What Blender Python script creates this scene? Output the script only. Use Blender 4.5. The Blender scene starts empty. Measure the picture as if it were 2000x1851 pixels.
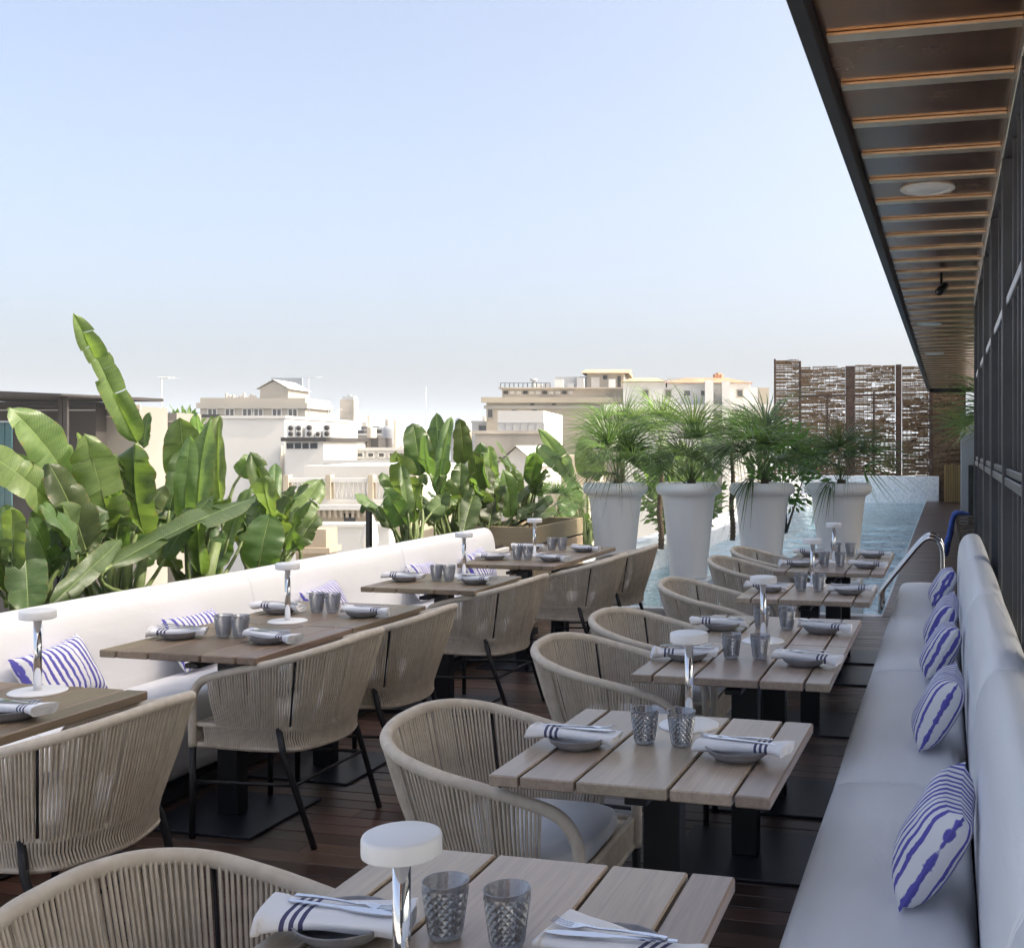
import bpy, math, random
from mathutils import Vector, Matrix
S = bpy.context.scene
rnd = random.Random(7)
# ------------------------------------------------------------------ camera
FX, PX, HY, CH = 2140.0, 1330.0, 870.0, 1.54          # focal length, principal point and horizon in a 2000 px wide frame; eye height
YAW = math.atan((1850 - PX) / FX)
sy_, cy_ = math.sin(YAW), math.cos(YAW)
cam = bpy.data.cameras.new('camera'); cam_ob = bpy.data.objects.new('camera', cam)
S.collection.objects.link(cam_ob); S.camera = cam_ob
cam.sensor_width = 36; cam.lens = 36 * FX / 2000
cam.shift_x = -(PX - 1000) / 2000; cam.shift_y = -(925.5 - HY) / 2000
cam.clip_start = .05; cam.clip_end = 6000
cam_ob.location = (0, 0, CH); cam_ob.rotation_euler = (math.pi / 2, 0, YAW)
# ------------------------------------------------------------------ world, sun, exposure
SUN_EL = math.radians(42); SUN_DIR = Vector((.985, .16, 0)).normalized()
w = bpy.data.worlds.new('World'); S.world = w; w.use_nodes = True
nt = w.node_tree; nt.nodes.clear()
sky = nt.nodes.new('ShaderNodeTexSky'); sky.sky_type = 'NISHITA'; sky.sun_disc = False
sky.sun_elevation = SUN_EL; sky.sun_rotation = math.atan2(SUN_DIR.x, SUN_DIR.y)
sky.altitude = 30; sky.air_density = .6; sky.dust_density = 7.6; sky.ozone_density = 2.0
bg = nt.nodes.new('ShaderNodeBackground'); bg.inputs[1].default_value = .15
wo = nt.nodes.new('ShaderNodeOutputWorld')
gm = nt.nodes.new('ShaderNodeGamma'); gm.inputs[1].default_value = .9                  # a hazy, even summer sky
nt.links.new(sky.outputs[0], gm.inputs[0]); nt.links.new(gm.outputs[0], bg.inputs[0]); nt.links.new(bg.outputs[0], wo.inputs[0])
sl = bpy.data.lights.new('sun', 'SUN'); sl.energy = 2.0; sl.angle = math.radians(.53); sl.color = (1, .955, .88)
so = bpy.data.objects.new('sun', sl); S.collection.objects.link(so)
sv = Vector((SUN_DIR.x * math.cos(SUN_EL), SUN_DIR.y * math.cos(SUN_EL), math.sin(SUN_EL)))
so.rotation_euler = sv.to_track_quat('Z', 'Y').to_euler(); so.location = (20, -10, 30)
S.view_settings.view_transform = 'Standard'; S.view_settings.look = 'None'
S.view_settings.exposure = 1.8; S.view_settings.gamma = 1; S.view_settings.use_curve_mapping = False
S.view_settings.use_white_balance = True; S.view_settings.white_balance_temperature = 7100; S.view_settings.white_balance_tint = 8
try:
    S.cycles.max_bounces = 10; S.cycles.transparent_max_bounces = 24; S.cycles.use_denoising = True
    S.cycles.sample_clamp_indirect = 6
except Exception: pass

# ------------------------------------------------------------------ helpers
def ray(x, y):
    u = (x - PX) / FX; v = (HY - y) / FX
    return Vector((-sy_ + cy_ * u, cy_ + sy_ * u, v))
def at_d(x, y, d): return Vector((0, 0, CH)) + ray(x, y) * d       # the place seen at x, y, d metres away along the view
def at_x(x, y, X):
    r = ray(x, y); return Vector((0, 0, CH)) + r * (X / r.x)

class MB:
    def __init__(s): s.v = []; s.f = []; s.sm = []; s.uv = []; s.mi = []
    def add(s, v, f, smooth=False, uv=None, mi=0):
        n = len(s.v); s.v += [tuple(p) for p in v]
        s.uv += list(uv) if uv else [(0, 0)] * len(v)
        for q in f: s.f.append(tuple(n + i for i in q)); s.sm.append(smooth); s.mi.append(mi)
        return s
    def box(s, x0, x1, y0, y1, z0, z1, b=0, M=None, mi=0):
        if b <= 0:
            v = [(x, y, z) for z in (z0, z1) for y in (y0, y1) for x in (x0, x1)]
            f = [(0, 2, 3, 1), (4, 5, 7, 6), (0, 1, 5, 4), (2, 6, 7, 3), (0, 4, 6, 2), (1, 3, 7, 5)]
        else:
            v = []; idx = {}
            X = (x0, x1); Y = (y0, y1); Z = (z0, z1)
            for i in (0, 1):
                for j in (0, 1):
                    for k in (0, 1):
                        sx, sy, sz = (1 if i == 0 else -1) * b, (1 if j == 0 else -1) * b, (1 if k == 0 else -1) * b
                        idx[i, j, k, 0] = len(v); v.append((X[i], Y[j] + sy, Z[k] + sz))
                        idx[i, j, k, 1] = len(v); v.append((X[i] + sx, Y[j], Z[k] + sz))
                        idx[i, j, k, 2] = len(v); v.append((X[i] + sx, Y[j] + sy, Z[k]))
            f = []
            sq = [(0, 0), (1, 0), (1, 1), (0, 1)]
            for e in (0, 1):
                a = [idx[e, p, q, 0] for p, q in sq]; f.append(a if e else a[::-1])
                a = [idx[p, e, q, 1] for p, q in sq]; f.append(a[::-1] if e else a)
                a = [idx[p, q, e, 2] for p, q in sq]; f.append(a if e else a[::-1])
            for i in (0, 1):
                for j in (0, 1):
                    q = [idx[i, j, 0, 0], idx[i, j, 0, 1], idx[i, j, 1, 1], idx[i, j, 1, 0]]; f.append(q if (i + j) % 2 == 0 else q[::-1])
                    q = [idx[i, 0, j, 0], idx[i, 0, j, 2], idx[i, 1, j, 2], idx[i, 1, j, 0]]; f.append(q[::-1] if (i + j) % 2 == 0 else q)
                    q = [idx[0, i, j, 1], idx[0, i, j, 2], idx[1, i, j, 2], idx[1, i, j, 1]]; f.append(q if (i + j) % 2 == 0 else q[::-1])
                    for k in (0, 1):
                        t = [idx[i, j, k, 0], idx[i, j, k, 1], idx[i, j, k, 2]]; f.append(t if (i + j + k) % 2 else t[::-1])
        if M is not None: v = [M @ Vector(p) for p in v]
        return s.add(v, f, False, None, mi)
    def tube(s, pts, r, n=8, cap=True, smooth=True, closed=False, mi=0, flat=1.0):
        pts = [Vector(p) for p in pts]; m = len(pts)
        rs = r if isinstance(r, (list, tuple)) else [r] * m
        T = []
        for i in range(m):
            a = pts[(i - 1) % m] if (i > 0 or closed) else pts[i]
            b = pts[(i + 1) % m] if (i < m - 1 or closed) else pts[i]
            t = b - a; T.append(t.normalized() if t.length > 1e-9 else Vector((0, 0, 1)))
        up = Vector((0, 0, 1)) if abs(T[0].z) < .9 else Vector((1, 0, 0))
        N = T[0].cross(up).normalized(); v = []; uv = []; L = 0
        for i in range(m):
            N = (N - T[i] * N.dot(T[i])).normalized(); B = T[i].cross(N)
            if i: L += (pts[i] - pts[i - 1]).length
            for k in range(n):
                a = 2 * math.pi * k / n
                v.append(pts[i] + (N * math.cos(a) + B * math.sin(a) * flat) * rs[i]); uv.append((L, k / n))
        f = []
        for i in range(m if closed else m - 1):
            j = (i + 1) % m
            for k in range(n):
                f.append((i * n + k, i * n + (k + 1) % n, j * n + (k + 1) % n, j * n + k))
        if cap and not closed:
            f.append(tuple(range(n))[::-1]); f.append(tuple((m - 1) * n + k for k in range(n)))
        return s.add(v, f, smooth, uv, mi)
    def lathe(s, prof, n=32, smooth=True, cx=0, cy=0, mi=0, close=False):
        v = []; uv = []; f = []
        for j, (r, z) in enumerate(prof):
            for k in range(n):
                a = 2 * math.pi * k / n; v.append((cx + r * math.cos(a), cy + r * math.sin(a), z)); uv.append((k / n, z))
        for j in range(len(prof) - 1):
            for k in range(n):
                f.append((j * n + k, j * n + (k + 1) % n, (j + 1) * n + (k + 1) % n, (j + 1) * n + k))
        s.add(v, f, smooth, uv, mi)
        if close:
            b = len(s.v) - len(v)
            s.f.append(tuple(b + k for k in range(n))[::-1]); s.sm.append(False); s.mi.append(mi)
            s.f.append(tuple(b + (len(prof) - 1) * n + k for k in range(n))); s.sm.append(False); s.mi.append(mi)
        return s
    def cyl(s, x, y, z0, z1, r, n=20, b=.002):
        return s.lathe([(r - b, z0), (r, z0 + b), (r, z1 - b), (r - b, z1)], n, False if n < 8 else True, x, y, close=True)
    def grid(s, P, smooth=True, uv=True, mi=0):
        a, b = len(P), len(P[0]); v = [p for row in P for p in row]
        u = [(i / (a - 1), j / (b - 1)) for i in range(a) for j in range(b)]
        f = [(i * b + j, i * b + j + 1, (i + 1) * b + j + 1, (i + 1) * b + j) for i in range(a - 1) for j in range(b - 1)]
        return s.add(v, f, smooth, u, mi)
    def mesh(s, name, mats):
        me = bpy.data.meshes.new(name); me.from_pydata(s.v, [], s.f)
        if not isinstance(mats, (list, tuple)): mats = [mats]
        for m in mats: me.materials.append(m)
        me.polygons.foreach_set('use_smooth', s.sm)
        me.polygons.foreach_set('material_index', s.mi)
        ul = me.uv_layers.new(name='UVMap'); li = [0] * len(me.loops); me.loops.foreach_get('vertex_index', li)
        fl = [c for i in li for c in s.uv[i]]; ul.data.foreach_set('uv', fl)
        me.update(); return me
    def build(s, name, mats, parent=None): return link(name, s.mesh(name, mats), parent)

def link(name, me, parent=None, loc=None, rz=None):
    o = bpy.data.objects.new(name, me); S.collection.objects.link(o)
    if parent is not None: o.parent = parent
    if loc is not None: o.location = loc
    if rz is not None: o.rotation_euler = (0, 0, rz)
    return o
def tag(o, label=None, cat=None, group=None, kind=None):
    if label: o['label'] = label
    if cat: o['category'] = cat
    if group: o['group'] = group
    if kind: o['kind'] = kind
    return o
def thing(name, label, cat, loc=(0, 0, 0), rz=0, group=None):
    o = bpy.data.objects.new(name, None); S.collection.objects.link(o); o.empty_display_size = .1
    o.location = loc; o.rotation_euler = (0, 0, rz); return tag(o, label, cat, group)
def copy_tree(o, parent=None):
    c = o.copy(); S.collection.objects.link(c); c.parent = parent
    for ch in KIDS.get(o.name, []): copy_tree(ch, c)
    return c
KIDS = {}
def seal(root):                                                    # remembers a finished thing's parts, so copies need no search
    for o in [root] + [c for c in root.children_recursive]: KIDS[o.name] = list(o.children)
def dup(root, loc, rz, label, group=None):
    c = copy_tree(root); c.location = loc; c.rotation_euler = (0, 0, rz); c['label'] = label
    if group: c['group'] = group
    return c

# ------------------------------------------------------------------ materials
def mat(name, col, rough=.5, metal=0, spec=.5, **k):
    m = bpy.data.materials.new(name); m.use_nodes = True; n = m.node_tree.nodes; p = n['Principled BSDF']
    p.inputs['Base Color'].default_value = (*col, 1); p.inputs['Roughness'].default_value = rough
    p.inputs['Metallic'].default_value = metal; p.inputs['Specular IOR Level'].default_value = spec
    for a, b in k.items(): p.inputs[a.replace('_', ' ')].default_value = b
    return m
def nd(m, t, **k):
    n = m.node_tree.nodes.new(t)
    for a, b in k.items(): setattr(n, a, b)
    return n
def lk(m, a, b): m.node_tree.links.new(a, b)
def P(m): return m.node_tree.nodes['Principled BSDF']
def ramp(m, fac, stops):
    r = nd(m, 'ShaderNodeValToRGB'); e = r.color_ramp.elements
    while len(e) < len(stops): e.new(.5)
    for i, (p, c) in enumerate(stops): e[i].position = p; e[i].color = (*c, 1) if len(c) == 3 else c
    if fac is not None: lk(m, fac, r.inputs[0])
    return r
def noise(m, scale, detail=4, vec=None, rough=.5, dist=0):
    n = nd(m, 'ShaderNodeTexNoise'); n.inputs['Scale'].default_value = scale; n.inputs['Detail'].default_value = detail
    n.inputs['Roughness'].default_value = rough; n.inputs['Distortion'].default_value = dist
    if vec is not None: lk(m, vec, n.inputs['Vector'])
    return n
def coord(m, kind='Object', scale=(1, 1, 1), rot=(0, 0, 0)):
    t = nd(m, 'ShaderNodeTexCoord'); mp = nd(m, 'ShaderNodeMapping'); mp.inputs['Scale'].default_value = scale
    mp.inputs['Rotation'].default_value = rot
    lk(m, t.outputs[kind], mp.inputs[0]); return mp.outputs[0]
def bump(m, h, strength=.3, dist=.01):
    b = nd(m, 'ShaderNodeBump'); b.inputs['Strength'].default_value = strength; b.inputs['Distance'].default_value = dist
    lk(m, h, b.inputs['Height']); lk(m, b.outputs[0], P(m).inputs['Normal']); return b
def mixc(m, fac, a, b, mode='MIX'):
    x = nd(m, 'ShaderNodeMix', data_type='RGBA', blend_type=mode)
    for sock, v in ((x.inputs[0], fac), (x.inputs[6], a), (x.inputs[7], b)):
        if hasattr(v, 'node'): lk(m, v, sock)
        else: sock.default_value = v if not isinstance(v, tuple) else (*v, 1)
    return x.outputs[2]
def math_(m, op, a, b=0):
    x = nd(m, 'ShaderNodeMath', operation=op)
    for s_, v in ((x.inputs[0], a), (x.inputs[1], b)):
        if hasattr(v, 'node'): lk(m, v, s_)
        else: s_.default_value = v
    return x.outputs[0]
def mottle(name, col, var=.15, scale=3, rough=.6, bmp=.15, bscale=60, spec=.4, metal=0):
    m = mat(name, col, rough, metal, spec); v = coord(m)
    n = noise(m, scale, 5, v); d = tuple(c * (1 - var) for c in col); u = tuple(min(1, c * (1 + var)) for c in col)
    r = ramp(m, n.outputs[0], [(.3, d), (.7, u)]); lk(m, r.outputs[0], P(m).inputs['Base Color'])
    if bmp: b = noise(m, bscale, 3, v); bump(m, b.outputs[0], bmp, .01)
    return m
def wood(name, dark, light, axis='Y', rough=.45, gscale=14, varo=.25, spec=.5, bmp=.12):
    m = mat(name, light, rough, 0, spec)
    sc = {'X': (.6, gscale, gscale), 'Y': (gscale, .6, gscale), 'Z': (gscale, gscale, .6)}[axis]
    oi = nd(m, 'ShaderNodeObjectInfo'); tc = nd(m, 'ShaderNodeTexCoord'); ad = nd(m, 'ShaderNodeVectorMath', operation='ADD')
    lk(m, tc.outputs['Object'], ad.inputs[0])
    cb = nd(m, 'ShaderNodeCombineXYZ'); sc2 = math_(m, 'MULTIPLY', oi.outputs['Random'], 37.0)
    for i in range(3): lk(m, sc2, cb.inputs[i])
    lk(m, cb.outputs[0], ad.inputs[1])
    mp = nd(m, 'ShaderNodeMapping'); mp.inputs['Scale'].default_value = sc; lk(m, ad.outputs[0], mp.inputs[0])
    n = noise(m, 3.2, 8, mp.outputs[0], .62, 1.2); n2 = noise(m, 1.1, 3, ad.outputs[0])
    r = ramp(m, n.outputs[0], [(.28, dark), (.5, tuple((a + b) / 2 for a, b in zip(dark, light))), (.72, light)])
    c = mixc(m, .35, r.outputs[0], ramp(m, n2.outputs[0], [(.3, dark), (.7, light)]).outputs[0])
    hv = nd(m, 'ShaderNodeHueSaturation'); lk(m, c, hv.inputs['Color'])
    vv = math_(m, 'ADD', math_(m, 'MULTIPLY', oi.outputs['Random'], varo * 2), 1 - varo); lk(m, vv, hv.inputs['Value'])
    hh = math_(m, 'ADD', math_(m, 'MULTIPLY', math_(m, 'FRACT', math_(m, 'MULTIPLY', oi.outputs['Random'], 7.3)), .03), .485); lk(m, hh, hv.inputs['Hue'])
    lk(m, hv.outputs[0], P(m).inputs['Base Color'])
    rr = math_(m, 'ADD', math_(m, 'MULTIPLY', n.outputs[0], .25), rough - .12); lk(m, rr, P(m).inputs['Roughness'])
    if bmp: bump(m, n.outputs[0], bmp, .004)
    return m

M_table = wood('weathered_teak', (.25, .185, .14), (.55, .44, .335), 'Y', .32, 16, .22, .8)
M_tableL = wood('brown_teak', (.16, .115, .075), (.32, .235, .16), 'Y', .36, 16, .12, .6)
M_deck = wood('deck_wood', (.032, .017, .012), (.105, .058, .040), 'X', .36, 12, .45, .5)
M_box = wood('planter_wood', (.26, .20, .13), (.42, .34, .23), 'X', .6, 14, .12, .3)
M_slat = wood('yellow_wood', (.22, .14, .05), (.36, .24, .10), 'Z', .55, 10, .2, .3)
M_sofa = mat('pale_upholstery', (.84, .84, .86), .38, 0, .5)
v = coord(M_sofa); n = noise(M_sofa, 260, 2, v); n2 = noise(M_sofa, 2.2, 3, v)
lk(M_sofa, ramp(M_sofa, n2.outputs[0], [(.3, (.82, .825, .84)), (.7, (.86, .865, .875))]).outputs[0], P(M_sofa).inputs['Base Color'])
n4 = noise(M_sofa, 5.5, 3, coord(M_sofa, 'Object', (1, .35, 1)), .45, 1.6)
bump(M_sofa, math_(M_sofa, 'ADD', math_(M_sofa, 'ADD', math_(M_sofa, 'MULTIPLY', n.outputs[0], .10), n2.outputs[0]), math_(M_sofa, 'MULTIPLY', n4.outputs[0], .9)), .35, .014)
M_cush = mottle('seat_cushion_fabric', (.68, .69, .71), .05, 4, .7, .12, 400)
M_rope = mat('beige_rope', (.47, .40, .325), .85, 0, .2)
v = coord(M_rope, 'UV', (420, 6, 1), (0, 0, .5)); wv = nd(M_rope, 'ShaderNodeTexWave'); lk(M_rope, v, wv.inputs[0]); wv.inputs['Scale'].default_value = .55
bump(M_rope, wv.outputs['Fac'], .45, .002)
n = noise(M_rope, 30, 3, coord(M_rope)); lk(M_rope, ramp(M_rope, n.outputs[0], [(.3, (.66, .575, .47)), (.7, (.78, .70, .59))]).outputs[0], P(M_rope).inputs['Base Color'])
M_black = mottle('black_powder_coat', (.012, .012, .014), .2, 5, .42, .1, 500)
M_plinthk = mottle('black_base_plate', (.016, .017, .024), .25, 3, .36, .06, 300)
M_chrome = mat('polished_steel', (.82, .83, .85), .08, 1)
M_lampw = mat('white_lamp_plastic', (.86, .86, .86), .38, 0, .4)
M_plate = mottle('grey_stoneware', (.25, .25, .27), .2, 40, .45, .1, 200)
M_steel = mat('cutlery_steel', (.62, .64, .70), .2, 1)
M_pot = mottle('white_pot_plastic', (.90, .90, .90), .02, 2, .5, .04, 300)
v = coord(M_pot); sp = nd(M_pot, 'ShaderNodeSeparateXYZ'); lk(M_pot, v, sp.inputs[0]); stn = noise(M_pot, 1, 4, coord(M_pot, 'Object', (14, 14, 1.2)))
drt = math_(M_pot, 'MULTIPLY', math_(M_pot, 'MAXIMUM', math_(M_pot, 'SUBTRACT', .16, sp.outputs[2]), 0), 3.0); drt = math_(M_pot, 'ADD', drt, math_(M_pot, 'MULTIPLY', math_(M_pot, 'MAXIMUM', math_(M_pot, 'SUBTRACT', stn.outputs[0], .56), 0), .9))
lk(M_pot, mixc(M_pot, math_(M_pot, 'MINIMUM', math_(M_pot, 'MULTIPLY', drt, .55), .4), (.90, .90, .90), (.60, .58, .53)), P(M_pot).inputs['Base Color'])
M_soil = mottle('potting_soil', (.04, .03, .02), .4, 30, .9, .8, 60)
M_white = mottle('white_render', (.80, .79, .76), .05, .8, .8, .2, 20)
M_city = mottle('city_ground', (.42, .40, .36), .3, .05, .9, 0)
# smoked glass
M_glass = mat('smoked_glass', (.50, .51, .53), .12, .75, .9)
m = M_glass; tb = nd(m, 'ShaderNodeBsdfTransparent'); tb.inputs[0].default_value = (.80, .81, .83, 1); mx = nd(m, 'ShaderNodeMixShader')
lw = nd(m, 'ShaderNodeLayerWeight'); lw.inputs[0].default_value = .35; lk(m, math_(m, 'ADD', math_(m, 'MULTIPLY', lw.outputs['Facing'], .45), .32), mx.inputs[0])
lk(m, tb.outputs[0], mx.inputs[1]); lk(m, P(m).outputs[0], mx.inputs[2]); lk(m, mx.outputs[0], m.node_tree.nodes['Material Output'].inputs[0])
# napkin
M_nap = mat('napkin_cotton', (.85, .85, .87), .8, 0, .2)
tc = nd(M_nap, 'ShaderNodeTexCoord'); sx = nd(M_nap, 'ShaderNodeSeparateXYZ'); lk(M_nap, tc.outputs['UV'], sx.inputs[0])
st = None
for c0 in (.205, .265, .325):
    a = math_(M_nap, 'LESS_THAN', math_(M_nap, 'ABSOLUTE', math_(M_nap, 'SUBTRACT', sx.outputs[0], c0)), .0155)
    st = a if st is None else math_(M_nap, 'MAXIMUM', st, a)
lk(M_nap, mixc(M_nap, st, (.85, .85, .87), (.085, .085, .17)), P(M_nap).inputs['Base Color'])
n = noise(M_nap, 60, 3, coord(M_nap)); bump(M_nap, n.outputs[0], .35, .004)
# striped pillow
M_pil = mat('striped_cotton', (.85, .85, .86), .85, 0, .15)
tc = nd(M_pil, 'ShaderNodeTexCoord'); oi = nd(M_pil, 'ShaderNodeObjectInfo')
mp = nd(M_pil, 'ShaderNodeMapping'); lk(M_pil, tc.outputs['UV'], mp.inputs[0])
cb = nd(M_pil, 'ShaderNodeCombineXYZ'); lk(M_pil, math_(M_pil, 'MULTIPLY', oi.outputs['Random'], 9.0), cb.inputs[1]); lk(M_pil, cb.outputs[0], mp.inputs['Location'])
mp2 = nd(M_pil, 'ShaderNodeMapping'); mp2.inputs['Scale'].default_value = (2.6, 1.0, 1); lk(M_pil, mp.outputs[0], mp2.inputs[0])
wob = noise(M_pil, 3.5, 3, mp2.outputs[0]); sx = nd(M_pil, 'ShaderNodeSeparateXYZ'); lk(M_pil, mp.outputs[0], sx.inputs[0])
yy = math_(M_pil, 'ADD', sx.outputs[1], math_(M_pil, 'MULTIPLY', wob.outputs[0], .045))
cbb = nd(M_pil, 'ShaderNodeCombineXYZ'); lk(M_pil, math_(M_pil, 'MULTIPLY', yy, 1.0), cbb.inputs[1])
rowid = noise(M_pil, 9.5, 1.0, cbb.outputs[0])
stripe = math_(M_pil, 'SINE', math_(M_pil, 'MULTIPLY', yy, 2 * math.pi * 15))
bru = noise(M_pil, 1.0, 6, None, .7); mp3 = nd(M_pil, 'ShaderNodeMapping'); mp3.inputs['Scale'].default_value = (4, 40, 1); lk(M_pil, mp.outputs[0], mp3.inputs[0]); lk(M_pil, mp3.outputs[0], bru.inputs['Vector'])
val = math_(M_pil, 'ADD', math_(M_pil, 'ADD', stripe, math_(M_pil, 'MULTIPLY', math_(M_pil, 'SUBTRACT', rowid.outputs[0], .5), 2.4)), math_(M_pil, 'MULTIPLY', math_(M_pil, 'SUBTRACT', bru.outputs[0], .5), 3.0))
lk(M_pil, ramp(M_pil, val, [(.05, (.85, .85, .87)), (.25, (.62, .62, .76)), (.40, (.13, .12, .47))]).outputs[0], P(M_pil).inputs['Base Color'])
bump(M_pil, noise(M_pil, 500, 2, coord(M_pil)).outputs[0], .2, .002)
# foliage
def leafmat(name, dark, light, trans, vein=60, rib=(.24, .31, .13), fan=False):
    m = mat(name, light, .36, 0, .45); p = P(m)
    tc = nd(m, 'ShaderNodeTexCoord'); sx = nd(m, 'ShaderNodeSeparateXYZ'); lk(m, tc.outputs['UV'], sx.inputs[0])
    oi = nd(m, 'ShaderNodeObjectInfo')
    n = noise(m, 5, 4, coord(m)); 
    av = math_(m, 'ABSOLUTE', math_(m, 'SUBTRACT', sx.outputs[1], .5))
    ph = math_(m, 'MULTIPLY', math_(m, 'SUBTRACT', sx.outputs[0], math_(m, 'MULTIPLY', av, .22)), vein * 2 * math.pi)
    vs = math_(m, 'ADD', math_(m, 'MULTIPLY', math_(m, 'SINE', ph), .5), .5)
    n3 = noise(m, 1.0, 3, None); mpp = nd(m, 'ShaderNodeMapping'); mpp.inputs['Scale'].default_value = (45, 3, 1); lk(m, tc.outputs['UV'], mpp.inputs[0]); lk(m, mpp.outputs[0], n3.inputs['Vector'])
    f = math_(m, 'ADD', math_(m, 'ADD', math_(m, 'MULTIPLY', vs, .10), math_(m, 'MULTIPLY', n.outputs[0], .5)), math_(m, 'MULTIPLY', n3.outputs[0], .35))
    c = ramp(m, f, [(.25, dark), (.75, light)]).outputs[0]
    hv = nd(m, 'ShaderNodeHueSaturation'); lk(m, c, hv.inputs['Color'])
    lk(m, math_(m, 'ADD', math_(m, 'MULTIPLY', oi.outputs['Random'], .95), .55), hv.inputs['Value'])
    lk(m, math_(m, 'ADD', math_(m, 'MULTIPLY', math_(m, 'FRACT', math_(m, 'MULTIPLY', oi.outputs['Random'], 5.7)), .05), .475), hv.inputs['Hue'])
    c = hv.outputs[0]
    if rib: c = mixc(m, math_(m, 'LESS_THAN', av, .012), c, rib)
    if vein == 60:
        ed = math_(m, 'MULTIPLY', math_(m, 'SUBTRACT', av, .425), 9.0); ed = math_(m, 'ADD', ed, math_(m, 'MULTIPLY', math_(m, 'SUBTRACT', n3.outputs[0], .62), 4.0))
        c = mixc(m, math_(m, 'MINIMUM', math_(m, 'MAXIMUM', ed, 0), .8), c, (.20, .13, .055))
    lk(m, c, p.inputs['Base Color'])
    bump(m, math_(m, 'ADD', vs, math_(m, 'MULTIPLY', n3.outputs[0], 3.0)), .16, .004)
    tr = nd(m, 'ShaderNodeBsdfTranslucent'); br = mixc(m, 1.0, c, trans, 'MULTIPLY'); lk(m, br, tr.inputs[0])
    mx = nd(m, 'ShaderNodeMixShader'); mx.inputs[0].default_value = .42
    out = m.node_tree.nodes['Material Output']; lk(m, p.outputs[0], mx.inputs[1]); lk(m, tr.outputs[0], mx.inputs[2]); lk(m, mx.outputs[0], out.inputs[0])
    return m
M_leaf = leafmat('banana_leaf', (.042, .076, .032), (.15, .205, .09), (1.95, 2.2, .8))
M_palm = leafmat('palm_leaflet', (.07, .11, .055), (.17, .22, .125), (1.7, 2.1, .8), 2, None)
M_shrub = leafmat('shrub_leaf', (.06, .12, .025), (.15, .24, .06), (1.6, 2.0, .7), 8, None)
M_stem = mottle('green_stem', (.13, .17, .065), .3, 12, .55, .1, 60)
M_trunk = mottle('palm_trunk', (.09, .065, .045), .4, 40, .9, .9, 70)
# metals and facade
M_copper = mat('aged_copper', (.80, .56, .33), .22, 1); n = noise(M_copper, 5, 4, coord(M_copper, scale=(1.5, 1, 1)))
lk(M_copper, ramp(M_copper, n.outputs[0], [(.3, (.86, .68, .46)), (.7, (.96, .80, .58))]).outputs[0], P(M_copper).inputs['Base Color'])
lk(M_copper, ramp(M_copper, n.outputs[0], [(.3, (.42,) * 3), (.7, (.30,) * 3)]).outputs[0], P(M_copper).inputs['Roughness'])
M_soffit = mat('bronze_soffit', (.10, .07, .05), .28, 1); n = noise(M_soffit, 1.6, 5, coord(M_soffit))
lk(M_soffit, ramp(M_soffit, n.outputs[0], [(.3, (.28, .135, .065)), (.7, (.46, .23, .11))]).outputs[0], P(M_soffit).inputs['Base Color'])
lk(M_soffit, ramp(M_soffit, n.outputs[0], [(.3, (.17,) * 3), (.7, (.30,) * 3)]).outputs[0], P(M_soffit).inputs['Roughness'])
M_fascia = mottle('dark_fascia_metal', (.028, .026, .030), .2, 3, .5, .05, 100, .4)
M_mull = mottle('dark_frame_metal', (.06, .062, .07), .15, 5, .38, .04, 200, .5)
M_rail = mat('grey_aluminium', (.40, .40, .43), .32, 1)
M_pane = mat('dark_window_glass', (.012, .014, .017), .05, 0, .6)
M_clear = bpy.data.materials.new('clear_glass'); M_clear.use_nodes = True; m = M_clear; m.node_tree.nodes.remove(P(m))
tb = nd(m, 'ShaderNodeBsdfTransparent'); tb.inputs[0].default_value = (.93, .94, .94, 1); gl = nd(m, 'ShaderNodeBsdfGlossy'); gl.inputs['Roughness'].default_value = .02
fr = nd(m, 'ShaderNodeFresnel'); fr.inputs[0].default_value = 1.5; mx = nd(m, 'ShaderNodeMixShader'); lk(m, fr.outputs[0], mx.inputs[0]); lk(m, tb.outputs[0], mx.inputs[1]); lk(m, gl.outputs[0], mx.inputs[2])
lk(m, mx.outputs[0], m.node_tree.nodes['Material Output'].inputs[0])
M_bpane = mottle('far_window_glass', (.10, .095, .09), .5, .7, .2, 0)
M_rust = mottle('rusty_steel', (.07, .038, .024), .4, 9, .8, .4, 60)
M_weave = mottle('woven_strips', (.15, .092, .045), .5, 14, .75, .3, 50)
M_tile = mat('pool_tile', (.45, .62, .70), .25)
v = coord(M_tile); vo = nd(M_tile, 'ShaderNodeTexVoronoi'); vo.inputs['Scale'].default_value = 28; lk(M_tile, v, vo.inputs[0])
lk(M_tile, ramp(M_tile, vo.outputs['Color'], [(.1, (.42, .66, .80)), (.5, (.60, .78, .87)), (.9, (.76, .87, .92))]).outputs[0], P(M_tile).inputs['Base Color'])
M_mos = mat('white_mosaic', (.72, .75, .78), .35); v = coord(M_mos); vo = nd(M_mos, 'ShaderNodeTexVoronoi'); vo.inputs['Scale'].default_value = 30; lk(M_mos, v, vo.inputs[0])
lk(M_mos, ramp(M_mos, vo.outputs['Color'], [(.1, (.56, .60, .65)), (.4, (.72, .75, .78)), (.9, (.84, .85, .86))]).outputs[0], P(M_mos).inputs['Base Color'])
M_water = bpy.data.materials.new('pool_water'); M_water.use_nodes = True; m = M_water; m.node_tree.nodes.remove(P(m))
gl = nd(m, 'ShaderNodeBsdfGlossy'); gl.inputs['Roughness'].default_value = .03; tb = nd(m, 'ShaderNodeBsdfTransparent'); tb.inputs[0].default_value = (.80, .93, .98, 1)
fr = nd(m, 'ShaderNodeFresnel'); fr.inputs[0].default_value = 1.33; mx = nd(m, 'ShaderNodeMixShader')
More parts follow.
